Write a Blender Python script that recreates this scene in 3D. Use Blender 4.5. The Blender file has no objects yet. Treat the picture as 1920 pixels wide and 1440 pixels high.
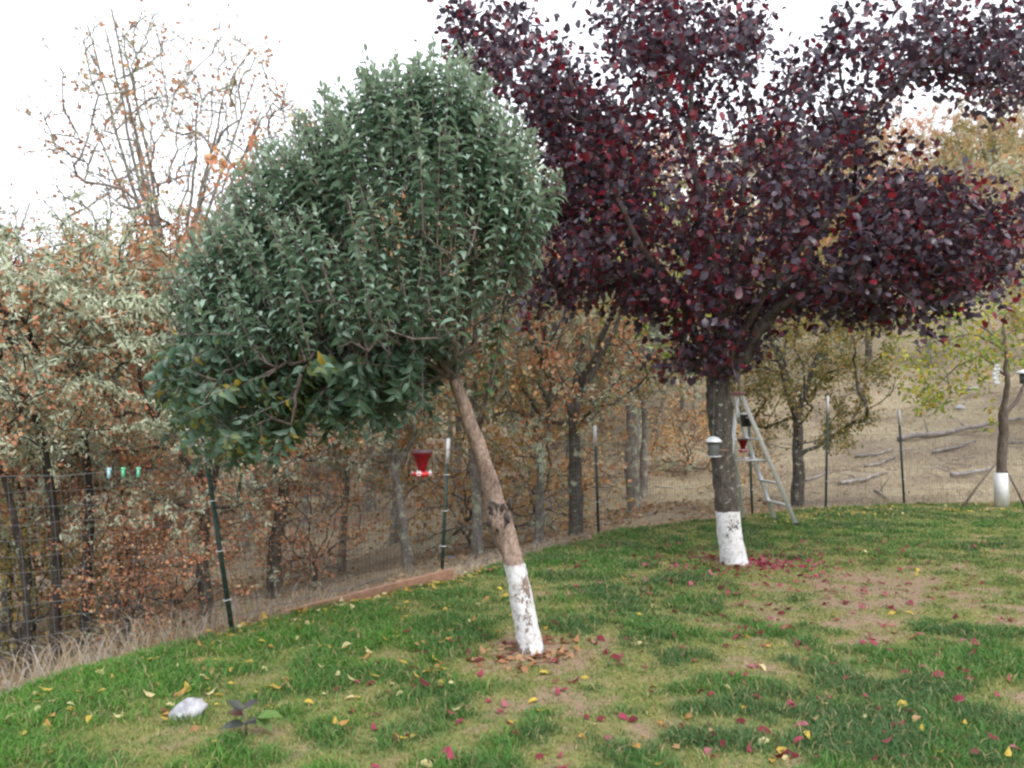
import bpy, math, random
import numpy as np
from mathutils import Matrix, Vector

rng = np.random.default_rng(7)
random.seed(7)
scene = bpy.context.scene
COL = scene.collection

# ------------------------------------------------------------------ camera, sky, sun, exposure
F = 1550.0                       # focal length in photo pixels (1920 wide)
PITCH = math.atan(47 / F)
EYE = np.array([0.0, 0.0, 1.6])
cd = bpy.data.cameras.new('camera')
cam = bpy.data.objects.new('camera', cd)
COL.objects.link(cam)
cam.location = EYE
cam.rotation_euler = (math.pi / 2 + PITCH, 0, 0)
cd.sensor_width = 36
cd.lens = 36 * F / 1920
cd.clip_end = 600
cd.dof.use_dof = True
cd.dof.focus_distance = 6.5
cd.dof.aperture_fstop = 3.5
scene.camera = cam

SUN_EL, SUN_ROT = math.radians(48), math.radians(150)
w = bpy.data.worlds.new('World')
scene.world = w
w.use_nodes = True
nt = w.node_tree
nt.nodes.clear()
wo = nt.nodes.new('ShaderNodeOutputWorld')
bg = nt.nodes.new('ShaderNodeBackground')
sky = nt.nodes.new('ShaderNodeTexSky')
sky.sky_type = 'NISHITA'
sky.sun_disc = False
sky.sun_elevation = SUN_EL
sky.sun_rotation = SUN_ROT
sky.dust_density = 4
mx = nt.nodes.new('ShaderNodeMix')
mx.data_type = 'RGBA'
mx.inputs[0].default_value = 0.85           # overcast: an even white cloud deck over the clear sky
mx.inputs[7].default_value = (13.5, 14.0, 15.0, 1)
nt.links.new(sky.outputs[0], mx.inputs[6])
nt.links.new(mx.outputs[2], bg.inputs[0])
bg.inputs[1].default_value = 0.10
nt.links.new(bg.outputs[0], wo.inputs[0])

sl = bpy.data.lights.new('sun', 'SUN')
sl.energy = 1.5
sl.angle = math.radians(25)
sl.color = (1.0, 0.96, 0.9)
so = bpy.data.objects.new('sun', sl)
COL.objects.link(so)
sdir = Vector((math.sin(SUN_ROT) * math.cos(SUN_EL), math.cos(SUN_ROT) * math.cos(SUN_EL), math.sin(SUN_EL)))
so.rotation_euler = sdir.to_track_quat('Z', 'Y').to_euler()

vs = scene.view_settings
vs.view_transform = 'Standard'
vs.look = 'None'
vs.exposure = 0.72
vs.gamma = 1
vs.use_curve_mapping = False
scene.cycles.max_bounces = 8
scene.cycles.filter_width = 2.4

# ------------------------------------------------------------------ small helpers
FWD = np.array([0, math.cos(PITCH), math.sin(PITCH)])
UP = np.array([0, -math.sin(PITCH), math.cos(PITCH)])
RIGHT = np.array([1.0, 0, 0])


def ray(px, py):
    return FWD + RIGHT * ((px - 960) / F) + UP * ((720 - py) / F)


def at(px, py, Y):
    """the place in the world, Y metres ahead, that the photograph shows at (px, py)"""
    d = ray(px, py)
    return EYE + d * (Y / d[1])


def nrm(v):
    v = np.asarray(v, float)
    return v / (np.linalg.norm(v, axis=-1, keepdims=True) + 1e-9)


def tag(o, label=None, cat=None, group=None, kind=None):
    if label: o['label'] = label
    if cat: o['category'] = cat
    if group: o['group'] = group
    if kind: o['kind'] = kind
    return o


def link(name, me, parent=None):
    o = bpy.data.objects.new(name, me)
    COL.objects.link(o)
    if parent is not None:
        o.parent = parent
    return o


def empty(name, loc, label, cat, group=None):
    o = bpy.data.objects.new(name, None)
    COL.objects.link(o)
    o.location = tuple(float(v) for v in loc)
    return tag(o, label, cat, group)


_perm = np.random.default_rng(3).random((256, 256))


def vnoise(x, y):
    x = np.asarray(x, float); y = np.asarray(y, float)
    xi = np.floor(x).astype(int); yi = np.floor(y).astype(int)
    fx = x - xi; fy = y - yi
    fx = fx * fx * (3 - 2 * fx); fy = fy * fy * (3 - 2 * fy)
    g = lambda a, b: _perm[a % 256, b % 256]
    return (g(xi, yi) * (1 - fx) + g(xi + 1, yi) * fx) * (1 - fy) + (g(xi, yi + 1) * (1 - fx) + g(xi + 1, yi + 1) * fx) * fy


def fbm(x, y, o=4):
    t, a, s = 0, 0.5, 0
    for k in range(o):
        t = t + a * vnoise(x * 2 ** k + 17.3 * k, y * 2 ** k + 5.1 * k)
        s += a
        a *= 0.5
    return t / s


def sstep(a, b, x):
    t = np.clip((x - a) / (b - a), 0, 1)
    return t * t * (3 - 2 * t)


def mesh_np(name, V, T, mat, tint=None, smooth=True):
    V = np.ascontiguousarray(V, dtype=np.float32); T = np.ascontiguousarray(T, dtype=np.int32)
    me = bpy.data.meshes.new(name)
    me.vertices.add(len(V)); me.vertices.foreach_set('co', V.ravel())
    n = len(T)
    me.loops.add(n * 3); me.loops.foreach_set('vertex_index', T.ravel())
    me.polygons.add(n); me.polygons.foreach_set('loop_start', np.arange(0, n * 3, 3, dtype=np.int32))
    if smooth:
        me.polygons.foreach_set('use_smooth', np.ones(n, dtype=bool))
    if tint is not None:
        ca = me.color_attributes.new('tint', 'FLOAT_COLOR', 'POINT')
        c = np.ones((len(V), 4), np.float32); c[:, :3] = tint
        ca.data.foreach_set('color', c.ravel())
    me.materials.append(mat)
    me.update(calc_edges=True)
    return me


class MB:
    """collects shapes, then links them as one mesh object"""
    def __init__(s): s.V, s.T, s.n = [], [], 0

    def add(s, V, T):
        V = np.asarray(V, float).reshape(-1, 3); T = np.asarray(T, int).reshape(-1, 3)
        s.V.append(V); s.T.append(T + s.n); s.n += len(V)
        return s

    def tube(s, P, R, sides=8, cap=True, rough=0.0, seed=0):
        P = np.asarray(P, float); n = len(P)
        R = np.full(n, R, float) if np.isscalar(R) else np.asarray(R, float)
        D = np.gradient(P, axis=0) if n > 2 else np.repeat([P[1] - P[0]], n, 0)
        D = nrm(D)
        ref = np.array([0, 0, 1.0]) if abs(D[0][2]) < 0.9 else np.array([1.0, 0, 0])
        u = nrm(ref - D[0] * ref.dot(D[0]))
        ang = np.arange(sides) * 2 * math.pi / sides
        rings = []
        for k in range(n):
            u = nrm(u - D[k] * u.dot(D[k])); v = np.cross(D[k], u)
            r = R[k] * np.ones(sides)
            if rough:
                r = r * (1 + rough * (fbm(np.cos(ang) * 1.6 + seed + 40, np.sin(ang) * 1.6 + k * 0.45 + 60) - 0.5) * 2)
            rings.append(P[k] + np.outer(np.cos(ang) * r, u) + np.outer(np.sin(ang) * r, v))
        V = np.concatenate(rings)
        j = np.arange(sides); j2 = (j + 1) % sides
        T = []
        for k in range(n - 1):
            a, b, c, d = k * sides + j, k * sides + j2, (k + 1) * sides + j2, (k + 1) * sides + j
            T += [np.stack([a, b, c], 1), np.stack([a, c, d], 1)]
        if cap:
            V = np.concatenate([V, [P[0], P[-1]]])
            T += [np.stack([j2, j, np.full(sides, n * sides)], 1), np.stack([(n - 1) * sides + j, (n - 1) * sides + j2, np.full(sides, n * sides + 1)], 1)]
        return s.add(V, np.concatenate(T))

    def lathe(s, prof, c=(0, 0, 0), sides=20):
        ang = np.arange(sides) * 2 * math.pi / sides
        V = np.concatenate([np.stack([np.cos(ang) * r, np.sin(ang) * r, np.full(sides, z)], 1) for r, z in prof]) + np.asarray(c)
        j = np.arange(sides); j2 = (j + 1) % sides; T = []
        for k in range(len(prof) - 1):
            a, b, e, d = k * sides + j, k * sides + j2, (k + 1) * sides + j2, (k + 1) * sides + j
            T += [np.stack([a, b, e], 1), np.stack([a, e, d], 1)]
        return s.add(V, np.concatenate(T))

    def bar(s, a, b, w, t, side):
        """a straight bar from a to b, w wide along `side`, t thick"""
        a = np.asarray(a, float); b = np.asarray(b, float); d = nrm(b - a)
        x = nrm(np.asarray(side, float) - d * np.dot(side, d)); y = np.cross(d, x)
        V = [p + x * sx * w / 2 + y * sy * t / 2 for p in (a, b) for sx, sy in ((-1, -1), (1, -1), (1, 1), (-1, 1))]
        Q = [(0, 1, 2, 3), (7, 6, 5, 4), (0, 4, 5, 1), (1, 5, 6, 2), (2, 6, 7, 3), (3, 7, 4, 0)]
        return s.add(V, [t3 for q in Q for t3 in ((q[0], q[1], q[2]), (q[0], q[2], q[3]))])

    def data(s): return np.concatenate(s.V), np.concatenate(s.T)

    def mesh(s, name, mat, tint=None, smooth=True):
        V, T = s.data()
        return mesh_np(name, V, T, mat, tint, smooth)

    def build(s, name, mat, parent=None, smooth=True):
        return link(name, s.mesh(name, mat, None, smooth), parent)


def bevel(o, w=0.004, seg=2):
    m = o.modifiers.new('bevel', 'BEVEL'); m.width = w; m.segments = seg; m.limit_method = 'ANGLE'
    return o

# ------------------------------------------------------------------ materials
def mat_new(name):
    m = bpy.data.materials.new(name); m.use_nodes = True
    n = m.node_tree; n.nodes.clear()
    out = n.nodes.new('ShaderNodeOutputMaterial'); b = n.nodes.new('ShaderNodeBsdfPrincipled')
    n.links.new(b.outputs[0], out.inputs[0])
    return m, n, b, out


def ramp(n, fac, stops):
    r = n.nodes.new('ShaderNodeValToRGB')
    while len(r.color_ramp.elements) < len(stops): r.color_ramp.elements.new(0.5)
    for e, (p, c) in zip(r.color_ramp.elements, stops):
        e.position = p; e.color = (*c, 1)
    n.links.new(fac, r.inputs[0])
    return r.outputs[0]


def noise(n, scale, detail=6, rough=0.6, coord='Object', stretch=None):
    tc = n.nodes.new('ShaderNodeTexCoord'); t = n.nodes.new('ShaderNodeTexNoise')
    t.inputs['Scale'].default_value = scale; t.inputs['Detail'].default_value = detail; t.inputs['Roughness'].default_value = rough
    src = tc.outputs[coord]
    if stretch:
        mp = n.nodes.new('ShaderNodeMapping'); mp.inputs['Scale'].default_value = stretch
        n.links.new(src, mp.inputs[0]); src = mp.outputs[0]
    n.links.new(src, t.inputs['Vector'])
    return t.outputs['Fac']


def bump(n, b, h, strength=0.5, dist=0.01):
    bm = n.nodes.new('ShaderNodeBump'); bm.inputs['Strength'].default_value = strength; bm.inputs['Distance'].default_value = dist
    n.links.new(h, bm.inputs['Height']); n.links.new(bm.outputs[0], b.inputs['Normal'])


def simple(name, c1, c2, rough=0.6, scale=30, metal=0, bmp=0.2, spec=0.5):
    m, n, b, _ = mat_new(name)
    f = noise(n, scale)
    n.links.new(ramp(n, f, [(0.3, c1), (0.7, c2)]), b.inputs['Base Color'])
    b.inputs['Roughness'].default_value = rough; b.inputs['Metallic'].default_value = metal
    b.inputs['Specular IOR Level'].default_value = spec
    bump(n, b, f, bmp, 0.003)
    return m


def leafmat(name, rough=0.5, trans=0.3, spec=0.4, tboost=1.6):
    m, n, b, out = mat_new(name)
    at_ = n.nodes.new('ShaderNodeAttribute'); at_.attribute_name = 'tint'
    n.links.new(at_.outputs['Color'], b.inputs['Base Color'])
    b.inputs['Roughness'].default_value = rough; b.inputs['Specular IOR Level'].default_value = spec
    if trans > 0:
        tr = n.nodes.new('ShaderNodeBsdfTranslucent'); ms = n.nodes.new('ShaderNodeMixShader')
        mu = n.nodes.new('ShaderNodeMix'); mu.data_type = 'RGBA'; mu.blend_type = 'MULTIPLY'; mu.inputs[0].default_value = 1
        mu.inputs[7].default_value = (tboost, tboost, tboost * 0.8, 1)
        n.links.new(at_.outputs['Color'], mu.inputs[6]); n.links.new(mu.outputs[2], tr.inputs[0])
        ms.inputs[0].default_value = trans
        n.links.new(b.outputs[0], ms.inputs[1]); n.links.new(tr.outputs[0], ms.inputs[2]); n.links.new(ms.outputs[0], out.inputs[0])
    return m


def barkmat(name, dark, light, scale=14, paint_z=None, lichen=0.0, lich_scale=5.5, peel=0.425):
    m, n, b, _ = mat_new(name)
    f = noise(n, scale, 8, 0.7, stretch=(1, 1, 0.35))
    c = ramp(n, f, [(0.3, dark), (0.68, light)])
    ff = noise(n, scale * 4.5, 5, 0.7, stretch=(1, 1, 0.6))
    fm = n.nodes.new('ShaderNodeMix'); fm.data_type = 'RGBA'; fm.blend_type = 'MULTIPLY'; fm.inputs[0].default_value = 1
    n.links.new(c, fm.inputs[6]); n.links.new(ramp(n, ff, [(0.36, (0.5, 0.48, 0.47)), (0.6, (1.15, 1.15, 1.15))]), fm.inputs[7])
    c = fm.outputs[2]
    if lichen:
        g = noise(n, lich_scale, 6, 0.7)
        mk = ramp(n, g, [(0.62 - lichen, (0, 0, 0)), (0.66 - lichen * 0.7, (1, 1, 1))])
        mm = n.nodes.new('ShaderNodeMix'); mm.data_type = 'RGBA'
        n.links.new(mk, mm.inputs[0]); n.links.new(c, mm.inputs[6]); mm.inputs[7].default_value = (0.36, 0.39, 0.30, 1)
        c = mm.outputs[2]
    b.inputs['Roughness'].default_value = 0.9; b.inputs['Specular IOR Level'].default_value = 0.2
    if paint_z is not None:                       # flaking whitewash on the foot of the trunk
        z0, z1 = paint_z
        tc = n.nodes.new('ShaderNodeTexCoord'); sp = n.nodes.new('ShaderNodeSeparateXYZ'); n.links.new(tc.outputs['Object'], sp.inputs[0])
        g = noise(n, 5.5, 8, 0.68, stretch=(1, 1, 0.55))
        g2 = noise(n, 60, 3, 0.6)
        def M(op, a, bb, clamp=False):
            q = n.nodes.new('ShaderNodeMath'); q.operation = op; q.use_clamp = clamp
            for i, v in enumerate((a, bb)):
                if isinstance(v, (int, float)): q.inputs[i].default_value = v
                else: n.links.new(v, q.inputs[i])
            return q.outputs[0]
        zz = M('ADD', sp.outputs[2], M('MULTIPLY', M('SUBTRACT', g, 0.5), 0.12))
        top = M('MULTIPLY', M('SUBTRACT', z1, zz), 90, True)
        # paint lasts best high up; it has peeled off near the ground and in flakes
        wear = M('ADD', M('MULTIPLY', g, 0.75), M('MULTIPLY', g2, 0.25))
        lim = peel
        lowz = M('MULTIPLY', M('SUBTRACT', z0, zz), 1.6, True)
        keep = M('MULTIPLY', M('SUBTRACT', wear, M('ADD', lim, lowz)), 40, True)
        mask = M('MULTIPLY', top, keep)
        mm = n.nodes.new('ShaderNodeMix'); mm.data_type = 'RGBA'
        n.links.new(mask, mm.inputs[0]); n.links.new(c, mm.inputs[6])
        n.links.new(ramp(n, noise(n, 25, 5), [(0.33, (0.36, 0.33, 0.30)), (0.43, (0.56, 0.56, 0.57)), (0.6, (0.69, 0.70, 0.73))]), mm.inputs[7])
        c = mm.outputs[2]
        f = M('ADD', f, M('MULTIPLY', mask, 0.25))
    n.links.new(c, b.inputs['Base Color'])
    bump(n, b, f, 0.8, 0.012)
    return m


M_apple_leaf = leafmat('apple_leaf', 0.48, 0.22, 0.7)
M_plum_leaf = leafmat('plum_leaf', 0.36, 0.22, 0.5, 2.0)
M_leaf = leafmat('autumn_leaf', 0.7, 0.3, 0.2, 1.3)
M_grass = leafmat('grass_blade', 0.6, 0.3, 0.25, 1.3)
M_dry = leafmat('dry_grass', 0.85, 0.2, 0.1, 1.1)
M_lichen = leafmat('lichen', 0.95, 0.15, 0.05, 1.0)
M_apple_bark = barkmat('apple_bark', (0.12, 0.085, 0.068), (0.40, 0.30, 0.25), 13, (0.1, 0.6))
M_apple_limb = barkmat('apple_limb_bark', (0.07, 0.052, 0.048), (0.24, 0.195, 0.185), 20)
M_plum_bark = barkmat('plum_bark', (0.03, 0.026, 0.024), (0.15, 0.13, 0.118), 22, (0.06, 0.58), 0.025, 19, 0.395)
M_plum_limb = barkmat('plum_limb_bark', (0.03, 0.025, 0.025), (0.13, 0.11, 0.10), 20)
M_oak_dark = barkmat('dark_oak_bark', (0.03, 0.026, 0.024), (0.15, 0.135, 0.12), 9, None, 0.05)
M_oak_black = barkmat('darkest_oak_bark', (0.015, 0.013, 0.012), (0.075, 0.065, 0.058), 9, None, 0.03)  # darkest of the oak bark tones, for the slim trunks
M_oak_grey = barkmat('grey_oak_bark', (0.09, 0.08, 0.072), (0.32, 0.295, 0.27), 9, None, 0.10)
M_sap_bark = barkmat('sapling_bark', (0.07, 0.055, 0.045), (0.2, 0.165, 0.14), 20)
M_log = barkmat('weathered_log', (0.13, 0.12, 0.115), (0.42, 0.39, 0.38), 7)

# ------------------------------------------------------------------ terrain
EDGE = [(-9.0, -8.0), (-5.2, 1.0), (-3.75, 3.6), (-2.95, 4.77), (-2.72, 5.5), (-2.12, 6.2), (-1.80, 6.74), (-0.57, 8.06), (0.2, 9.5), (1.1, 10.72),
        (2.2, 11.6), (3.6, 12.6), (5.0, 13.4), (6.7, 14.0), (8.9, 14.4), (14, 15), (26, 15.5), (26, -8)]
EDGE = np.array(EDGE)


def inside(x, y, poly):
    x = np.asarray(x, float); y = np.asarray(y, float)
    r = np.zeros(x.shape, bool); n = len(poly); j = n - 1
    for i in range(n):
        xi, yi = poly[i]; xj, yj = poly[j]
        c = ((yi > y) != (yj > y)) & (x < (xj - xi) * (y - yi) / (yj - yi + 1e-12) + xi)
        r ^= c; j = i
    return r


def sdist(x, y):
    """metres outside the lawn (negative inside)"""
    x = np.asarray(x, float); y = np.asarray(y, float)
    d = np.full(x.shape, 1e9)
    for i in range(len(EDGE)):
        a = EDGE[i - 1]; b = EDGE[i]; e = b - a
        t = np.clip(((x - a[0]) * e[0] + (y - a[1]) * e[1]) / e.dot(e), 0, 1)
        d = np.minimum(d, np.hypot(x - a[0] - e[0] * t, y - a[1] - e[1] * t))
    return np.where(inside(x, y, EDGE), -d, d)


def lawn_z(x, y):
    s = -sdist(x, y)
    roll = np.clip(1 - s / 1.6, 0, 1)
    return (fbm(x * 0.5 + 9, y * 0.5) - 0.5) * 0.10 * np.clip(s / 2, 0, 1) - 0.06 * roll ** 2 * (np.asarray(x) < 1)


PROFILES = {   # picture column -> (distance, picture row of the bare ground)
    0: [(8, 1330), (14, 1200), (25, 1010), (40, 850), (60, 690), (80, 600)],
    495: [(10, 1180), (16, 1090), (26, 960), (40, 800), (60, 630), (80, 530)],
    960: [(13, 1040), (18, 1000), (26, 920), (36, 820), (55, 620), (78, 430)],
    1270: [(14, 985), (20, 930), (28, 850), (40, 745), (55, 590), (78, 390)],
    1660: [(16, 930), (22, 858), (30, 765), (40, 660), (55, 510), (78, 360)],
    1920: [(18, 890), (25, 795), (35, 685), (50, 530), (75, 350)],
}
_cols, _tabs = [], []
for c, pts in PROFILES.items():
    ss, zz = [0.0], [-0.04]
    for Y, row in pts:
        p = at(c, row, Y)
        ss.append(float(sdist(p[0], p[1]))); zz.append(p[2])
    ss += [ss[-1] + 30, ss[-1] + 120]; zz += [zz[-1] + 3, zz[-1] - 8]
    _cols.append(c); _tabs.append((ss, zz))


def terrain_z(x, y):
    x = np.asarray(x, float); y = np.asarray(y, float)
    s = np.maximum(sdist(x, y), 0)
    px = np.clip(960 + F * x / np.maximum(y, 0.6), 0, 1920)
    Z = np.stack([np.interp(s, a, b) for a, b in _tabs])
    f = np.interp(px, _cols, np.arange(len(_cols))); i = np.clip(np.floor(f).astype(int), 0, len(_cols) - 2); t = f - i
    t = t * t * (3 - 2 * t)
    z = np.take_along_axis(Z, i[None], 0)[0] * (1 - t) + np.take_along_axis(Z, (i + 1)[None], 0)[0] * t
    z = z + (fbm(x * 0.16 + 3, y * 0.16 + 8) - 0.5) * 1.3 * sstep(1, 14, s) + (fbm(x * 0.9, y * 0.9) - 0.5) * 0.22 * sstep(0.3, 3, s)
    return z


def ground(x, y):
    return np.where(sdist(x, y) < 0, lawn_z(x, y), terrain_z(x, y))


def g1(x, y): return float(ground(np.array([x]), np.array([y]))[0])


def ground_at(px, py, y0=9, y1=95):
    """where the line of sight through (px, py) first meets the hillside"""
    Y = np.linspace(y0, y1, 1200); d = ray(px, py)
    P = EYE + d[None] * (Y / d[1])[:, None]
    hit = np.nonzero(P[:, 2] <= ground(P[:, 0], P[:, 1]))[0]
    k = hit[0] if len(hit) else len(Y) - 1
    p = P[k].copy(); p[2] = g1(p[0], p[1])
    return p


# hillside sheet: a polar grid that gets coarser with distance
rr = np.concatenate([np.linspace(0, 3, 5), np.linspace(3.4, 26, 150), np.geomspace(26.3, 220, 130)])
th = np.concatenate([np.radians(np.linspace(-46, 46, 300)), np.radians(np.linspace(49, 311, 70))])
RR, TH = np.meshgrid(rr, th, indexing='ij')
X, Yv = RR * np.sin(TH), RR * np.cos(TH)
Z = terrain_z(X, Yv)
Z = np.where(sdist(X, Yv) < 0.12, np.minimum(Z, -0.22), Z)       # runs on under the lawn's turf
nr, ntn = X.shape
ii, jj = np.meshgrid(np.arange(nr - 1), np.arange(ntn), indexing='ij')
a = ii * ntn + jj; b_ = ii * ntn + (jj + 1) % ntn; c_ = (ii + 1) * ntn + (jj + 1) % ntn; d_ = (ii + 1) * ntn + jj
T = np.concatenate([np.stack([a, c_, b_], -1).reshape(-1, 3), np.stack([a, d_, c_], -1).reshape(-1, 3)])
m, n, b, _ = mat_new('dry_hillside')
f1 = noise(n, 0.35, 8, 0.62, 'Object'); f2 = noise(n, 9, 8, 0.75, 'Object', (1, 1, 2.2)); f3 = noise(n, 1.6, 6, 0.6)
ca = ramp(n, f2, [(0.32, (0.20, 0.16, 0.105)), (0.55, (0.42, 0.355, 0.245)), (0.75, (0.56, 0.50, 0.36))])
cb = ramp(n, f2, [(0.3, (0.13, 0.10, 0.075)), (0.6, (0.29, 0.235, 0.175)), (0.8, (0.38, 0.32, 0.23))])
mm = n.nodes.new('ShaderNodeMix'); mm.data_type = 'RGBA'
n.links.new(ramp(n, f1, [(0.42, (0, 0, 0)), (0.62, (1, 1, 1))]), mm.inputs[0]); n.links.new(ca, mm.inputs[6]); n.links.new(cb, mm.inputs[7])
n.links.new(mm.outputs[2], b.inputs['Base Color']); b.inputs['Roughness'].default_value = 0.95; b.inputs['Specular IOR Level'].default_value = 0.1
bump(n, b, f2, 0.9, 0.08)
M_hill = m
hill = link('hillside', mesh_np('hillside', np.stack([X, Yv, Z], -1).reshape(-1, 3), T, M_hill))
tag(hill, kind='structure')

# ------------------------------------------------------------------ lawn
def spot(px, py, r):   # a place on the lawn seen at (px, py)
    p = at(px, py, 1.6 * F / (py - 767)); return p[0], p[1], r


LUSH = [(*spot(170, 1250, 1.0), 0.7), (*spot(90, 1330, .6), .5), (*spot(780, 1140, 0.9), 0.45), (*spot(1150, 1060, 1.6), 0.5), (*spot(700, 1220, .7), 0.4), (*spot(1180, 1180, 0.9), 0.25),
        (*spot(1850, 1300, 0.7), 0.12), (*spot(1650, 985, 2.0), 0.3), (*spot(420, 1210, .6), .2), (*spot(1900, 1180, .7), .12), (*spot(880, 1195, .5), .3),
        (*spot(1350, 1010, 1.2), .3)]
BARE = [(*spot(1700, 1120, 1.2), 0.75), (*spot(1500, 1150, .5), .4), (*spot(1000, 1222, 0.36), 1.5), (*spot(1375, 1052, 0.55), 0.7), (*spot(1560, 1240, .6), 0.35), (*spot(420, 1300, .35), 0.45),
        (*spot(1240, 1265, .35), .35), (*spot(760, 1265, .25), .3), (*spot(1000, 1290, .4), .25), (*spot(1450, 1340, .5), .25), (*spot(200, 1345, .35), .4)]


_tr = np.random.default_rng(21)
TUFTS = [(*spot(px, py, 0)[:2], 0.05 + 0.10 * _tr.random()) for px, py in zip(_tr.uniform(300, 1920, 90), _tr.uniform(1180, 1440, 90))] + [(*spot(px, py, 0)[:2], 0.1 + 0.14 * _tr.random()) for px, py in zip(_tr.uniform(1540, 1940, 26), _tr.uniform(1180, 1400, 26))]


def lush(x, y):
    v = (fbm(x * 2.6 + 30, y * 2.6 + 11, 4) - 0.5) * 1.7 + (fbm(x * 5 + 3, y * 5 + 1, 3) - 0.5) * 1.5 + 0.33
    for a, b, r in TUFTS: v = v + 0.85 * np.exp(-((x - a) ** 2 + (y - b) ** 2) / r ** 2)
    v = v + (fbm(x * 14 + 3, y * 14 + 1, 2) - 0.5) * 0.7
    for a, b, r, k in LUSH: v = v + k * np.exp(-((x - a) ** 2 + (y - b) ** 2) / r ** 2)
    for a, b, r, k in BARE: v = v - k * np.exp(-((x - a) ** 2 + (y - b) ** 2) / r ** 2)
    return v


gx = np.arange(-9, 26.01, 0.09); gy = np.concatenate([np.arange(-8, 2.5, 0.5), np.arange(2.5, 15.7, 0.09)])
GX, GY = np.meshgrid(gx, gy, indexing='ij')
SD = sdist(GX, GY)
keepv = SD < 0.10
GZ = lawn_z(GX, GY) - np.where(SD > -0.03, 0.03 + 0.6 * np.maximum(SD, 0), 0)
L = lush(GX, GY)
soil = np.array([0.27, 0.195, 0.135]); thatch = np.array([0.20, 0.20, 0.075]); turf = np.array([0.06, 0.11, 0.04])
t1 = sstep(-0.2, 0.12, L)[..., None]; t2 = sstep(0.35, 0.9, L)[..., None]
tint = soil * (1 - t1) + thatch * t1 * (1 - t2) + turf * t1 * t2
ny = len(gy)
ii, jj = np.meshgrid(np.arange(len(gx) - 1), np.arange(ny - 1), indexing='ij')
a = ii * ny + jj; q = np.stack([a, a + ny, a + ny + 1, a + 1], -1).reshape(-1, 4)
q = q[keepv.ravel()[q].all(1)]
T = np.concatenate([q[:, [0, 1, 2]], q[:, [0, 2, 3]]])
used = np.unique(T); remap = np.full(GX.size, -1); remap[used] = np.arange(len(used))
m, n, b, _ = mat_new('lawn_soil')
at_ = n.nodes.new('ShaderNodeAttribute'); at_.attribute_name = 'tint'
f2 = noise(n, 28, 8, 0.75)
mu = n.nodes.new('ShaderNodeMix'); mu.data_type = 'RGBA'; mu.blend_type = 'MULTIPLY'; mu.inputs[0].default_value = 1
n.links.new(at_.outputs['Color'], mu.inputs[6]); n.links.new(ramp(n, f2, [(0.25, (0.55, 0.55, 0.55)), (0.7, (1.3, 1.28, 1.25))]), mu.inputs[7])
n.links.new(mu.outputs[2], b.inputs['Base Color']); b.inputs['Roughness'].default_value = 0.95; b.inputs['Specular IOR Level'].default_value = 0.1
bump(n, b, f2, 0.8, 0.02)
lawn = link('lawn', mesh_np('lawn', np.stack([GX, GY, GZ], -1).reshape(-1, 3)[used], remap[T], m, tint.reshape(-1, 3)[used]))
tag(lawn, kind='structure')


def blades(P, H, W, lean, tint, bend=0.5):
    """grass blades: five points, three triangles each"""
    n = len(P); az = rng.random(n) * 2 * math.pi
    d = np.stack([np.cos(az), np.sin(az), np.zeros(n)], 1)
    la = rng.random(n) * 2 * math.pi
    l = np.stack([np.cos(la), np.sin(la), np.zeros(n)], 1) * lean[:, None]
    up = np.array([0, 0, 1.0])
    mid = P + (up * 0.6 + l * 0.35) * H[:, None]; tip = P + (up * (1 - bend * lean[:, None] * 0.5) + l) * H[:, None]
    wv = d * W[:, None] / 2
    V = np.stack([P - wv, P + wv, mid - wv * 0.8, mid + wv * 0.8, tip], 1).reshape(-1, 3)
    o = np.arange(n)[:, None] * 5
    T = np.concatenate([o + np.array([0, 1, 3]), o + np.array([0, 3, 2]), o + np.array([2, 3, 4])])
    sh = np.array([0.85, 0.85, 1, 1, 1.12])
    return V, T, (tint[:, None, :] * sh[None, :, None]).reshape(-1, 3)


def scatter_px(n, pw=1.0, y0=3.2, y1=15.0, k=0.74):
    """points thinned out with distance, over the ground in front"""
    Y = (rng.random(n) * (y1 ** pw - y0 ** pw) + y0 ** pw) ** (1 / pw)
    return (rng.random(n) * 2 - 1) * k * Y, Y


gxs, gys = scatter_px(620000, 1.2)
s = sdist(gxs, gys); L = lush(gxs, gys)
ok = (s < -0.01) & (rng.random(len(gxs)) < np.clip(0.5 + 0.7 * L, 0.10, 1))
gxs, gys, L = gxs[ok], gys[ok], L[ok]
n_ = len(gxs)
P = np.stack([gxs, gys, lawn_z(gxs, gys) - 0.004], 1)
tall = sstep(0.3, 1.1, L + (rng.random(n_) - .5) * .5)
H = (0.022 + 0.038 * tall) * (0.6 + 0.8 * rng.random(n_))
Wd = (0.0028 + 0.0007 * gys) * (0.7 + 0.6 * rng.random(n_))
dark = np.array([0.076, 0.152, 0.055]); fresh = np.array([0.10, 0.235, 0.042]); yel = np.array([0.235, 0.265, 0.075]); straw = np.array([0.36, 0.29, 0.15])
mixn = fbm(gxs * 2.2 + 70, gys * 2.2 + 20, 4)
leftness = sstep(0.5, -2.5, gxs - 0.1 * gys)
fr = np.clip(sstep(0.40, 0.66, mixn) * 0.6 + leftness * 0.75, 0, 1)[:, None]
gcol = dark * (1 - fr) + fresh * fr
yk = (1 - sstep(0.2, 0.75, L + (rng.random(n_) - 0.5) * 1.0))[:, None]
yg = sstep(.35, .65, fbm(gxs * 6 + 9, gys * 6, 2))[:, None]
gcol = gcol * (1 - yk) + (yel * yg + np.array([0.14, 0.215, 0.065]) * (1 - yg)) * yk
st = (rng.random(n_) < 0.10 + 0.12 * yk[:, 0])[:, None]
gcol = np.where(st, straw, gcol) * (0.75 + 0.5 * rng.random((n_, 1)))
V, T, C = blades(P, H, Wd, 0.35 + 0.9 * rng.random(n_), gcol)
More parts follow.
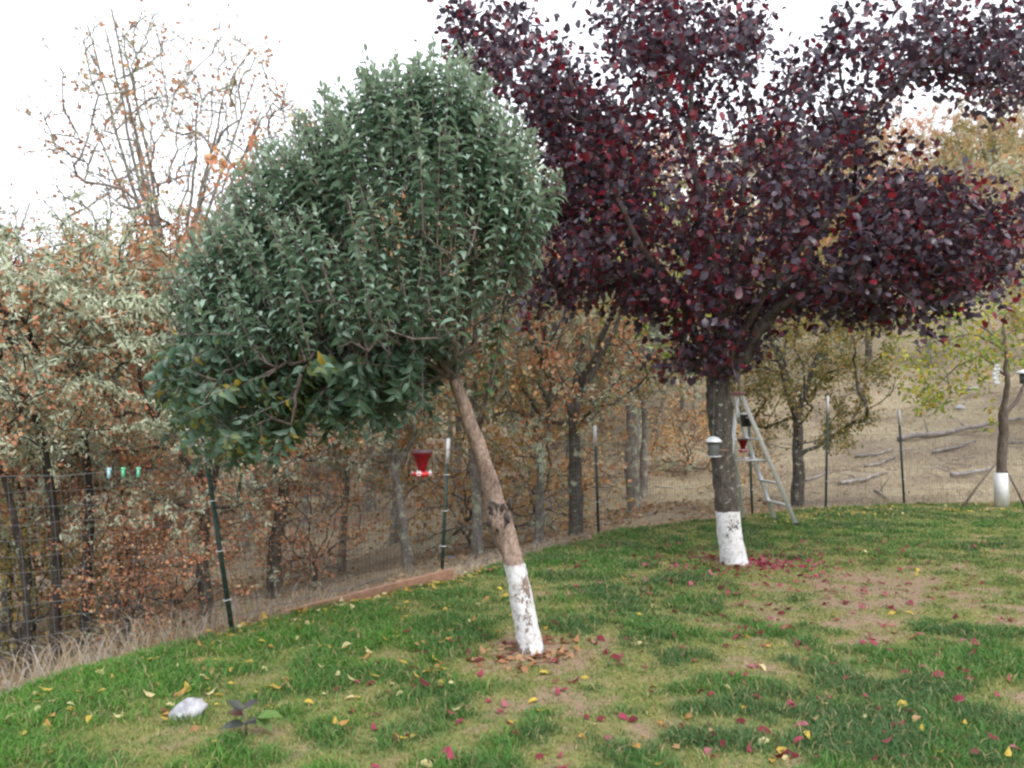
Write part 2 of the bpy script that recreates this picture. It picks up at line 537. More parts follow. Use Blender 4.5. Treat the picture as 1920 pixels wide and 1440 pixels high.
tag(link('grass', mesh_np('grass', V, T, M_grass, C)), 'patchy green and yellowing lawn grass around the two whitewashed trees', 'grass', kind='stuff')
print('grass blades', n_)

# dry weeds along the left bank and straw on the slope
gxs, gys = scatter_px(300000, 1.3, 3.5, 40)
s = sdist(gxs, gys)
pxs = 960 + F * gxs / gys
dens = np.where(s < 1.2, 1.0, np.where(s < 20, 0.30, 0.12)) * sstep(0.25, 0.6, fbm(gxs * 0.7, gys * 0.7))
ok = (s > 0.02) & (rng.random(len(s)) < dens)
gxs, gys, s, pxs = gxs[ok], gys[ok], s[ok], pxs[ok]
n_ = len(gxs)
P = np.stack([gxs, gys, terrain_z(gxs, gys) - 0.01], 1)
tallw = (s < 1.0) & (pxs < 620) & (rng.random(n_) < 0.5)
H = np.where(tallw, 0.16 + 0.22 * rng.random(n_), 0.04 + 0.09 * rng.random(n_))
Wd = (0.002 + 0.0006 * gys) * (0.7 + 0.6 * rng.random(n_))
k = rng.random((n_, 1))
col = np.array([0.46, 0.37, 0.25]) * (1 - k) + np.array([0.30, 0.235, 0.17]) * k
col = np.where((rng.random((n_, 1)) < 0.3) & (s[:, None] < 1.2), np.array([0.42, 0.38, 0.36]), col)
V, T, C = blades(P, H, Wd, 0.3 + 0.8 * rng.random(n_), col)
tag(link('dry_grass', mesh_np('dry_grass', V, T, M_dry, C)), 'dry straw coloured grass and weeds beyond the wire fence', 'dry grass', kind='stuff')
print('straw', n_)

# ------------------------------------------------------------------ leaves
LEAF_V = np.array([[0, 0, 0], [-.26, .3, .05], [0, .32, -.01], [.26, .3, .05], [-.22, .68, -.03], [0, .7, -.10], [.22, .68, -.03], [0, 1, -.28]], float)
LEAF_T = np.array([[0, 2, 1], [0, 3, 2], [1, 2, 5], [1, 5, 4], [2, 3, 6], [2, 6, 5], [4, 5, 7], [5, 6, 7]])
OVAL_V = np.array([[0, 0, 0], [-.33, .35, .06], [0, .4, -.01], [.33, .35, .06], [-.24, .78, .0], [.24, .78, .0], [0, 1, -.12]], float)
OVAL_T = np.array([[0, 2, 1], [0, 3, 2], [1, 2, 4], [2, 3, 5], [2, 5, 4], [4, 5, 6]])
OAK_V = np.array([[0, 0, 0], [-.42, .42, .12], [.30, .36, .05], [0, .5, -.06], [-.12, 1, -.2], [.36, .86, .1]], float)
OAK_T = np.array([[0, 3, 1], [0, 2, 3], [1, 3, 4], [3, 5, 4], [2, 5, 3]])
STRAND_V = np.array([[-.09, 0, 0], [.09, 0, 0], [-.12, .5, .1], [.1, .55, -.08], [0, 1, 0]], float)
STRAND_T = np.array([[0, 1, 3], [0, 3, 2], [2, 3, 4]])


def frames(ax, up):
    ax = nrm(ax); nn = nrm(up - ax * np.sum(up * ax, -1, keepdims=True)); b = np.cross(ax, nn)
    return b, ax, nn


def leaves(B, AX, UPV, S, tint, TV, TT):
    b, a, nn = frames(AX, UPV); n = len(B); k = len(TV)
    V = B[:, None] + S[:, None, None] * (TV[None, :, 0, None] * b[:, None] + TV[None, :, 1, None] * a[:, None] + TV[None, :, 2, None] * nn[:, None])
    T = (np.arange(n)[:, None, None] * k + TT[None]).reshape(-1, 3)
    return V.reshape(-1, 3), T, np.repeat(tint, k, 0)


def rdir(n):
    return nrm(rng.normal(size=(n, 3)))


def put_leaves(parent, name, rest_name, B, AX, UPV, S, tint, TV, TT, mat, score, palette, n_single=300):
    """the n_single leaves that show largest become parts of their own; the rest is one part"""
    org = np.array(parent.location)
    order = np.argsort(-score); one = order[:n_single]; rest = order[n_single:]
    V, T, C = leaves(B[rest] - org, AX[rest], UPV[rest], S[rest], tint[rest], TV, TT)
    tag(link(rest_name, mesh_np(rest_name, V, T, mat, C), parent), kind='stuff')
    mes = [mesh_np(name, TV, TT, mat, np.repeat([c], len(TV), 0)) for c in palette]
    b, a, nn = frames(AX[one], UPV[one]); pal = np.array(palette)
    for k, i in enumerate(one):
        o = link(name, mes[int(np.argmin(((pal - tint[i]) ** 2).sum(1)))], parent)
        M = np.eye(4); M[:3, 0] = b[k] * S[i]; M[:3, 1] = a[k] * S[i]; M[:3, 2] = nn[k] * S[i]; M[:3, 3] = B[i] - org
        o.matrix_basis = Matrix(M.tolist())


# ------------------------------------------------------------------ tree skeletons
class Skel:
    def __init__(s):
        s.P = np.zeros((60000, 3)); s.par = np.full(60000, -1); s.fix = np.full(60000, -1.0); s.limb = np.zeros(60000, int); s.D = np.zeros((60000, 3)); s.n = 0
        s.noatt = np.zeros(60000, bool)

    def add(s, p, par, r=-1.0, limb=None, noatt=False):
        i = s.n; s.P[i] = p; s.par[i] = par; s.fix[i] = r
        s.D[i] = nrm(s.P[i] - s.P[par]) if par >= 0 else (0, 0, 1)
        s.limb[i] = limb if limb is not None else (s.limb[par] if par >= 0 else 0)
        s.noatt[i] = noatt; s.n += 1
        return i

    def path(s, pts, par, r0=-1, r1=-1, limb=None, sub=3, wob=0.0):
        pts = np.asarray(pts, float)
        t = np.linspace(0, 1, (len(pts) - 1) * sub + 1)
        k = np.linspace(0, 1, len(pts)); Q = np.stack([np.interp(t, k, pts[:, c]) for c in range(3)], 1)
        for _ in range(2): Q[1:-1] = (Q[:-2] + 2 * Q[1:-1] + Q[2:]) / 4
        out = []
        for j, q in enumerate(Q):
            if j == 0 and par >= 0 and np.linalg.norm(q - s.P[par]) < 1e-6: continue
            if wob: q = q + rng.normal(size=3) * wob
            par = s.add(q, par, -1 if r0 < 0 else r0 + (r1 - r0) * t[j], limb); out.append(par)
        return out

    def grow(s, att, step=0.2, wob=0.03, lift=0.25, ctrl=0.28):
        root = s.P[0]
        att = att[np.argsort(np.linalg.norm(att - root, axis=1))]
        tips = []
        for a in att:
            v = a - s.P[:s.n]; d = np.linalg.norm(v, axis=1) + 1e-6
            cs = np.sum(v * s.D[:s.n], 1) / d
            cost = d * (1.55 - 0.55 * cs) + np.where(s.noatt[:s.n], 1e3, 0)
            i = int(np.argmin(cost)); L = d[i]
            k = max(1, int(math.ceil(L / step)))
            c = s.P[i] + s.D[i] * L * ctrl + np.array([0, 0, lift * L * 0.5]) + rng.normal(size=3) * wob * 2
            p0 = s.P[i].copy(); par = i
            for j in range(1, k + 1):
                t = j / k
                p = p0 * (1 - t) ** 2 + c * 2 * t * (1 - t) + a * t * t + (rng.normal(size=3) * wob if j < k else 0)
                par = s.add(p, par)
            tips.append(par)
        return tips

    def radii(s, tip=0.004, e=0.5, cap=None):
        cnt = np.zeros(s.n); hasch = np.zeros(s.n, bool)
        for i in range(s.n - 1, 0, -1):
            if not hasch[i]: cnt[i] = max(cnt[i], 1)
            cnt[s.par[i]] += cnt[i]; hasch[s.par[i]] = True
        s.cnt = np.maximum(cnt, 1); r = tip * s.cnt ** e
        for i in range(s.n):
            if s.fix[i] > 0: r[i] = s.fix[i]
            elif s.par[i] >= 0: r[i] = min(r[i], r[s.par[i]] * 0.97)
        s.R = r
        return r

    def chains(s):
        ch = [[] for _ in range(s.n)]
        for i in range(1, s.n):
            if s.par[i] >= 0: ch[s.par[i]].append(i)
        st = [(-1, 0)]; out = []
        while st:
            p, i = st.pop(); c = [p] if p >= 0 else []
            while True:
                c.append(i); k = ch[i]
                if not k: break
                k = sorted(k, key=lambda q: -s.R[q] - (1e-6 * s.cnt[q]))
                for q in k[1:]: st.append((i, q))
                i = k[0]
            out.append(c)
        return out

    def wood(s, org, pick=None, minr=0.0, split=True):
        """tubes for every chain, as {limb number: MB}"""
        out = {}
        for c in s.chains():
            lid = s.limb[c[-1]] if split else 0
            if len(c) < 2 or (pick is not None and not pick(lid)): continue
            P = s.P[c] - org; R = s.R[c].copy()
            if s.par[c[1]] == c[0] and c[0] != 0 or True:
                R[0] = min(R[0], R[1] * 1.15)
            if R.max() < minr: continue
            sd = 9 if R.max() > 0.05 else 6 if R.max() > 0.018 else 4 if R.max() > 0.008 else 3
            out.setdefault(lid, MB()).tube(P, R, sd, cap=False, rough=0.12 if sd > 5 else 0, seed=len(out))
        return out


def poly_sample(poly, n):
    poly = np.asarray(poly, float); lo, hi = poly.min(0), poly.max(0); out = []
    while sum(map(len, out)) < n:
        q = lo + (hi - lo) * rng.random((n * 2, 2)); out.append(q[inside(q[:, 0], q[:, 1], poly)])
    return np.concatenate(out)[:n]


def poly_depth(q, poly):
    """distance in pixels to the outline"""
    d = np.full(len(q), 1e9); poly = np.asarray(poly, float)
    for i in range(len(poly)):
        a, b = poly[i - 1], poly[i]; e = b - a
        t = np.clip(((q - a) @ e) / e.dot(e), 0, 1)
        d = np.minimum(d, np.linalg.norm(q - a - t[:, None] * e, axis=1))
    return d


def atv(q, Y):
    return np.array([at(a, b, y) for (a, b), y in zip(q, Y)])


def trunk_mesh(ctrl, Y, org, sides=22, sub=7, rough=0.15, knots=()):
    """a tapered trunk through (px, py, width px) points"""
    ctrl = np.array(ctrl, float); k = np.arange(len(ctrl)); t = np.linspace(0, len(ctrl) - 1, (len(ctrl) - 1) * sub + 1)
    C = np.stack([np.interp(t, k, ctrl[:, c]) for c in range(3)], 1)
    for _ in range(3): C[1:-1] = (C[:-2] + 2 * C[1:-1] + C[2:]) / 4
    P = atv(C[:, :2], np.full(len(C), Y)); R = C[:, 2] / 2 * Y / F
    for (kpy, h, g) in knots: R = R * (1 + g * np.exp(-((C[:, 1] - kpy) / h) ** 2))
    mb = MB(); mb.tube(P - org, R, sides, True, rough, 3.3)
    return mb, P, R


# ------------------------------------------------------------------ apple tree
YA = 5.5
base = at(995, 1226, YA); base[2] = g1(base[0], base[1]) - 0.02
apple = empty('apple_tree', base, 'leaning apple tree with dense grey green leaves and a flaking whitewashed trunk', 'tree')
mb, TP, TR = trunk_mesh([(997, 1236, 58), (993, 1210, 47), (982, 1145, 44), (967, 1070, 38), (950, 1010, 37), (933, 965, 40), (920, 910, 33), (905, 860, 30), (886, 805, 28),
                         (868, 755, 26), (852, 712, 22)], YA, base, knots=[(972, 22, 0.22), (845, 14, 0.06)])
mb.build('trunk', M_apple_bark, apple)
sc = MB()                      # torn bark round the old graft scar
for k in range(20):
    p0 = at(934 + rng.normal() * 12, 972 + rng.normal() * 14, YA - 0.06) - base
    sc.tube([p0, p0 + [0.01, -0.005, 0.03 + .02 * rng.random()], p0 + rng.normal(size=3) * 0.008 + [0.0, -0.012, 0.06]], [0.018, 0.016, 0.004], 5)
tag(sc.build('graft_scar', M_plum_limb, apple), kind='stuff')

sk = Skel()
i0 = sk.add(TP[-1], -1, TR[-1]); iT = sk.add(TP[-1] + [0, 0, 0.01], i0, TR[-1])
def P3(pts, Y): return [at(x, y, Y + dy) for x, y, dy in pts]
LIMBS = [[(850, 700, 0), (780, 672, -.1), (690, 648, -.15), (590, 640, -.2), (490, 655, -.2), (420, 690, -.2)],
         [(852, 700, 0), (868, 640, .05), (880, 540, .05), (882, 400, 0), (872, 260, 0)],
         [(850, 700, 0), (800, 600, .2), (720, 490, .35), (640, 390, .4)],
         [(850, 700, 0), (765, 620, -.1), (680, 540, -.15), (590, 480, -.15), (500, 460, -.1)],
         [(852, 705, 0), (830, 620, .35), (770, 480, .5), (740, 330, .5)],
         [(852, 705, 0), (800, 650, -.2), (720, 580, -.3), (640, 570, -.3)],
         [(852, 700, 0), (905, 610, .3), (950, 500, .35), (985, 390, .3)],
         [(850, 700, 0), (700, 620, .4), (560, 560, .5), (450, 530, .45)]]
for li, pts in enumerate(LIMBS):
    q = P3(pts, YA); q[0] = sk.P[iT]
    sk.path(q, iT, 0.026 if li < 4 else 0.02, 0.008, limb=li + 1, sub=4, wob=0.008)

CROWN = [(325, 470), (395, 370), (480, 268), (545, 240), (600, 170), (635, 140), (690, 105), (760, 98), (800, 72), (880, 74), (930, 165), (985, 230), (1050, 310), (1062, 350),
         (1040, 400), (1005, 520), (965, 600), (930, 640), (860, 650), (760, 690), (640, 700), (480, 720), (380, 745), (325, 720), (298, 650), (312, 560)]
q = poly_sample(CROWN, 520)
top = np.array([(318, 478), (392, 368), (478, 268), (540, 238), (596, 168), (680, 108), (760, 110), (800, 78), (880, 80), (930, 170), (985, 235), (1050, 315)], float)
tk = rng.random(215) * (len(top) - 1); q = np.vstack([q, np.stack([np.interp(tk, np.arange(len(top)), top[:, 0]) + rng.normal(size=215) * 12, np.interp(tk, np.arange(len(top)), top[:, 1]) + 8 + rng.random(215) * 60], 1)])
lf = poly_sample([(312, 560), (420, 380), (560, 330), (560, 700), (330, 720), (300, 650)], 110); q = np.vstack([q, lf])
dep = poly_depth(q, CROWN)
half = np.clip(np.sqrt(np.clip(dep / 170, 0, 1)) * 0.85, 0.15, 1)
Yt = YA + (rng.random(len(q)) * 2 - 1) * half
tips = atv(q, Yt)
keep = ~((q[:, 0] > 870) & (q[:, 1] > 430) & (rng.random(len(q)) < 0.72))
q, tips, Yt = q[keep], tips[keep], Yt[keep]
for pt in ((684, 88), (612, 165), (572, 238), (742, 96), (1046, 318)):      # long shoots that stand clear of the crown
    q = np.vstack([q, [pt]]); tips = np.vstack([tips, [at(*pt, YA - 0.1)]])
tilt = np.clip((q[:, 0] - 820) / 520, -0.42, 0.2)
sd = nrm(np.stack([tilt + rng.normal(size=len(q)) * .09, rng.normal(size=len(q)) * .14, np.ones(len(q))], 1))
Ls = 0.42 + 0.5 * rng.random(len(q))
for _ in range(6):                       # a shoot springs from inside the crown, not from below it
    st_ = tips - sd * Ls[:, None] - EYE; dep_ = st_ @ FWD
    out_ = ~inside(960 + F * (st_ @ RIGHT) / dep_, 720 - F * (st_ @ UP) / dep_ + 25, CROWN)
    Ls = np.where(out_, np.maximum(Ls * .75, .16), Ls)
starts = tips - sd * Ls[:, None]
order = np.argsort(np.linalg.norm(starts - sk.P[0], axis=1))
B_, A_, U_, S_, C_ = [], [], [], [], []
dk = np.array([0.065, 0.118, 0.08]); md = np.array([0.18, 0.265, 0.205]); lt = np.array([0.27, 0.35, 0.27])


def shoot(p0, d, L, n_sp, lean_droop, tintf, size, start=0.12):
    m_ = max(3, int(L / n_sp)); ph = rng.random() * 6.28
    for j in range(m_):
        t = start + (1 - start) * (j + 0.5) / m_
        ph += 2.4 + rng.normal() * 0.25
        e1 = nrm(np.cross(d, [0.3, 0.9, 0.2])); e2 = np.cross(d, e1)
        radial = e1 * math.cos(ph) + e2 * math.sin(ph)
        young = sstep(0.72, 1.0, t)
        ax = nrm(radial * (1 - 0.55 * young) + d * (0.25 + 0.9 * young) + np.array([0, 0, -lean_droop * (1 - young)]))
        B_.append(p0 + d * L * t); A_.append(ax); U_.append(d + rng.normal(size=3) * 0.25 + np.array([0, 0, 0.2]))
        S_.append(size * (0.75 + 0.5 * rng.random()) * (1 - 0.35 * young)); C_.append(tintf(t))


att_tips = sk.grow(starts[order], 0.16, 0.012, 0.1)
for k, nd in zip(order, att_tips):
    L = Ls[k]; d = sd[k]; p = sk.P[nd].copy(); par = nd
    for j in range(1, 5):
        par = sk.add(p + d * L * j / 4 + np.array([tilt[k], 0, 0]) * 0.02 * j * j / 4, par, noatt=True)
    hl = rng.random(); sf = 0.82 + 0.45 * rng.random()
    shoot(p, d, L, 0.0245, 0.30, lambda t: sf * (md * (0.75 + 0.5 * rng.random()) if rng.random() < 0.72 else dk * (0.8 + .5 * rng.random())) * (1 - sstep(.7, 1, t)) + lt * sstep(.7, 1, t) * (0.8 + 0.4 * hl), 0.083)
# lower fringe: short hanging twigs with bigger, darker and some yellow leaves
FRINGE = [(330, 640), (355, 765), (410, 800), (470, 800), (560, 800), (640, 745), (700, 750), (770, 705), (830, 680), (840, 640), (700, 620), (500, 610), (380, 620)]
q = np.vstack([poly_sample(FRINGE, 150), poly_sample([(310, 640), (330, 740), (365, 775), (440, 820), (490, 815), (560, 800), (640, 740), (560, 640), (420, 620)], 120)]); Yt = YA + (rng.random(len(q)) * 2 - 1) * 0.7
tt = atv(q, Yt)
tips2 = sk.grow(tt, 0.15, 0.012, 0.25)
for nd, qq in zip(tips2, q):
    d = nrm(np.array([-0.45 + rng.normal() * .4, rng.normal() * .5, -0.35 + rng.normal() * .25])); L = 0.18 + 0.2 * rng.random(); p = sk.P[nd].copy()
    sk.add(p + d * L * .5, nd, noatt=True); sk.add(p + d * L, sk.n - 1, noatt=True)
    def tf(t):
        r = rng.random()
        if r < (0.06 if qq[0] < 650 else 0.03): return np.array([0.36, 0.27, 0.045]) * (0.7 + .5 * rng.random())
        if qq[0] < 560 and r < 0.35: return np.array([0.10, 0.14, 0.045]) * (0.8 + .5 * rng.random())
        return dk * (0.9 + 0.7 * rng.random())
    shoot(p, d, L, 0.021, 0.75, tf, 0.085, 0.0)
UNDER = [(540, 640), (600, 770), (720, 765), (790, 715), (815, 655), (850, 610), (760, 590), (620, 600)]  # crown underside: its shade is put into the leaf colour, dark tint only
q = poly_sample(UNDER, 120); tt = atv(q, YA + (rng.random(len(q)) * 2 - 1) * .6)
for nd in sk.grow(tt, .15, .012, .2):
    d = nrm(np.array([rng.normal() * .4, rng.normal() * .5 - .2, -.6])); L = .15 + .15 * rng.random(); p = sk.P[nd].copy(); sk.add(p + d * L, nd, noatt=True)
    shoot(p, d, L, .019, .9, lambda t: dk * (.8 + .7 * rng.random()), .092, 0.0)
for pts in ([(893, 800, 0), (915, 740, -.05), (932, 650, -.05), (948, 560, -.05), (958, 470, 0)], [(895, 805, 0), (925, 700, -.08), (942, 600, -.1), (975, 480, -.1)]):
    sk.path(P3(pts, YA), iT, 0.011, 0.007, limb=9, sub=4, wob=0.004)
# big leaves on the two suckers and low ones on the trunk
for (x, y), d, L in (((905, 770), (0.12, 0, 1), 0.55), ((925, 680), (.16, 0, 1), .7), ((915, 745), (.22, 0, 1), .6), ((960, 560), (.1, 0, 1), .5), ((860, 640), (0, -.1, 1), .5), ((835, 690), (-.05, -.1, 1), .6),
                     ((900, 590), (0.05, .1, 1), .6)):
    shoot(at(x, y, YA - 0.06), nrm(np.array(d, float)), L, 0.036, 0.35, lambda t: np.array([0.06, 0.135, 0.05]) * (0.8 + .5 * rng.random()), 0.085)
sk.radii(0.0042, 0.40)
for lid, mbk in sorted(sk.wood(base, minr=0.0).items()):
    mbk.build('limb', M_apple_limb, apple)
B = np.array(B_); A = np.array(A_); U = np.array(U_); S = np.array(S_); C = np.array(C_)
vis = np.sum(frames(A, U)[2] * nrm(EYE - B), 1)
score = S ** 2 * np.abs(vis) / B[:, 1] ** 2 + (B[:, 1] < YA - 0.25) * 5e-5
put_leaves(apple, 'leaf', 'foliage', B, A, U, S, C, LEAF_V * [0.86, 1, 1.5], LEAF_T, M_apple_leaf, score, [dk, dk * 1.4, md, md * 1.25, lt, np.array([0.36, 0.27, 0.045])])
print('apple leaves', len(B), 'nodes', sk.n)

# ------------------------------------------------------------------ purple leaved plum tree
YP = 8.5
base = at(1376, 1066, YP); base[2] = g1(base[0], base[1]) - 0.03
plum = empty('plum_tree', base, 'purple leaved plum tree with a dark whitewashed trunk beside the ladder', 'tree')
mb, TP, TR = trunk_mesh([(1378, 1072, 58), (1375, 1050, 48), (1368, 1000, 45), (1362, 950, 44), (1358, 890, 41), (1354, 840, 40), (1350, 790, 42), (1347, 745, 48), (1348, 715, 44)], YP, base)
mb.build('trunk', M_plum_bark, plum)
sk = Skel()
i0 = sk.add(TP[-1], -1, TR[-1]); iT = sk.add(TP[-1] + [0, 0, .01], i0, TR[-1])
LIMBS = [[(1348, 715, 0), (1352, 640, -.2), (1335, 500, -.3), (1305, 350, -.3), (1290, 200, -.2), (1300, 90, 0)],
         [(1372, 712, 0), (1415, 650, -.25), (1452, 575, -.2), (1520, 470, .3), (1565, 350, .3), (1585, 210, .2), (1575, 100, .2)],
         [(1345, 715, 0), (1318, 600, .3), (1235, 500, .5), (1140, 420, .6), (1050, 350, .6)],
         [(1372, 712, 0), (1452, 580, -.3), (1580, 500, -.5), (1720, 455, -.6), (1860, 410, -.5)],
         [(1350, 715, 0), (1400, 500, .5), (1450, 300, .6), (1480, 130, .6)],
         [(1345, 715, 0), (1280, 560, -.5), (1180, 440, -.8), (1100, 250, -.7), (1060, 130, -.6)],
         [(1340, 730, 0), (1300, 690, -.2), (1275, 640, -.3)],
         [(1360, 715, 0), (1420, 560, -.6), (1540, 420, -.9), (1640, 340, -.9)],
         [(1355, 715, 0), (1380, 480, -.6), (1400, 300, -.7), (1410, 130, -.6)]]
for li, pts in enumerate(LIMBS):
    q = P3(pts, YP); q[0] = sk.P[iT]
    sk.path(q, iT, (0.085, 0.07, .055, .05, .05, .05, .025, .045, .05)[li], 0.012, limb=li + 1, sub=4, wob=0.018)
CROWN = [(870, 70), (1000, 45), (1300, 38), (1590, 50), (1600, 190), (1635, 345), (1760, 380), (1890, 395), (1900, 430), (1850, 520), (1740, 590), (1640, 590), (1500, 592), (1440, 580), (1400, 640), (1375, 700),
         (1335, 720), (1295, 690), (1245, 600), (1180, 575), (1120, 545), (1010, 585), (995, 560), (1020, 470), (1050, 380), (1000, 260), (900, 160)]
SPRAY = [(1600, 50), (1920, 55), (1935, 190), (1870, 235), (1800, 150), (1700, 170), (1640, 150)]
q1 = poly_sample(CROWN, 880); q2 = poly_sample(SPRAY, 75)
# leave gaps: thin the sample with a noise field, most of all where sky shows through
fld = fbm(q1[:, 0] / 75 + 5, q1[:, 1] / 60 + 2, 2)
thin = np.where(q1[:, 1] < 330, 0.48, 0.40)
hole = np.exp(-(((q1[:, 0] - 1265) / 40) ** 2 + ((q1[:, 1] - 520) / 60) ** 2)) + np.exp(-(((q1[:, 0] - 1545) / 35) ** 2 + ((q1[:, 1] - 300) / 35) ** 2)) + np.exp(-(((q1[:, 0] - 1425) / 32) ** 2 + ((q1[:, 1] - 630) / 55) ** 2)) + np.exp(-(((q1[:, 0] - 1680) / 60) ** 2 + ((q1[:, 1] - 250) / 60) ** 2))
q1 = q1[(fld > thin - 0.10) & (hole < 0.5)]
q = np.vstack([q1, q2])
dep = np.concatenate([poly_depth(q1, CROWN), np.full(len(q2), 60.0)])
Yt = YP + (rng.random(len(q)) * 2 - 1) * np.clip(np.sqrt(dep / 200), 0.15, 1) * 1.7
tips_ = sk.grow(atv(q, Yt), 0.22, 0.02, 0.15)
B_, A_, U_, S_, C_ = [], [], [], [], []
pur = np.array([0.040, 0.026, 0.046]); gry = np.array([0.088, 0.070, 0.105]); red = np.array([0.17, 0.014, 0.026]); wine = np.array([0.085, 0.016, 0.030])
cc = at(1400, 560, YP)
for nd in tips_:
    p = sk.P[nd].copy(); d = nrm(nrm(p - cc) * 0.7 + sk.D[nd] * 0.5 + np.array([0, 0, 0.25]) + rng.normal(size=3) * 0.4)
    L = 0.32 + 0.38 * rng.random(); par = nd
    for j in range(1, 4): par = sk.add(p + d * L * j / 3 - np.array([0, 0, 0.05 * (j / 3) ** 2]), par, noatt=True)
    qx = 960 + F * p[0] / p[1]; qy = 767 - F * (p[2] - 1.6) / p[1]
    warm = math.exp(-((qx - 1300) / 230) ** 2 - ((qy - 380) / 230) ** 2) + math.exp(-((qx - 1800) / 130) ** 2 - ((qy - 430) / 80) ** 2); rk = rng.random()
    for j in range(int((44 if p[2] > 4.3 else 50) * L / 0.5)):
        t = -0.35 + 1.35 * rng.random()
        B_.append(p + d * L * t + rng.normal(size=3) * 0.10)
        A_.append(nrm(rng.normal(size=3) * 0.9 + np.array([0, 0, -0.45]) + d * 0.4)); U_.append(rng.normal(size=3) * 0.8 + np.array([0, -0.15, 0.8]))
        S_.append(0.084 * (0.65 + 0.6 * rng.random()))
        r = rng.random()
        C_.append((red if r < (0.30 if rk < 0.12 + 0.45 * warm else 0.07) else wine if r < 0.28 + 0.25 * warm else gry if r < 0.55 else pur) * (0.7 + 0.6 * rng.random()))
sk.radii(0.0042, 0.45)
for lid, mbk in sorted(sk.wood(base).items()):
    mbk.build('limb', M_plum_limb, plum)
B = np.array(B_); A = np.array(A_); U = np.array(U_); S = np.array(S_); C = np.array(C_)
vis = np.sum(frames(A, U)[2] * nrm(EYE - B), 1)
low = (767 - F * (B[:, 2] - 1.6) / B[:, 1] > 712 - 14 * (B[:, 0] > base[0] + .05))      # no twigs hang below the fork of the trunk
B, A, U, S, C, vis = (v[~low] for v in (B, A, U, S, C, vis))
put_leaves(plum, 'leaf', 'foliage', B, A, U, S, C, OVAL_V, OVAL_T, M_plum_leaf, S ** 2 * np.abs(vis) / B[:, 1] ** 2, [pur, pur * 1.3, gry, wine, red])
print('plum leaves', len(B))

# ------------------------------------------------------------------ oaks beyond the fence
RUST = [((0.47, 0.225, 0.13), 5), ((0.38, 0.165, 0.095), 3), ((0.52, 0.33, 0.20), 2), ((0.38, 0.30, 0.16), 1)]
OLIVE = [((0.29, 0.235, 0.085), 5), ((0.20, 0.19, 0.07), 4), ((0.40, 0.25, 0.10), 2), ((0.14, 0.16, 0.06), 2)]
GOLD = [((0.54, 0.34, 0.15), 4), ((0.50, 0.25, 0.12), 3), ((0.46, 0.36, 0.16), 2), ((0.56, 0.44, 0.28), 1)]
GREENY = [((0.28, 0.38, 0.07), 5), ((0.46, 0.44, 0.09), 3), ((0.15, 0.24, 0.07), 2), ((0.48, 0.31, 0.13), 1)]
FARMIX = [((0.44, 0.33, 0.19), 4), ((0.42, 0.39, 0.25), 3), ((0.46, 0.25, 0.14), 4), ((0.30, 0.31, 0.18), 2), ((0.48, 0.46, 0.35), 2)]


def pick_tint(pal, n):
    c = np.array([p[0] for p in pal]); wgt = np.array([p[1] for p in pal], float); wgt /= wgt.sum()
    return c[rng.choice(len(c), n, p=wgt)] * (0.8 + 0.4 * rng.random((n, 1)))


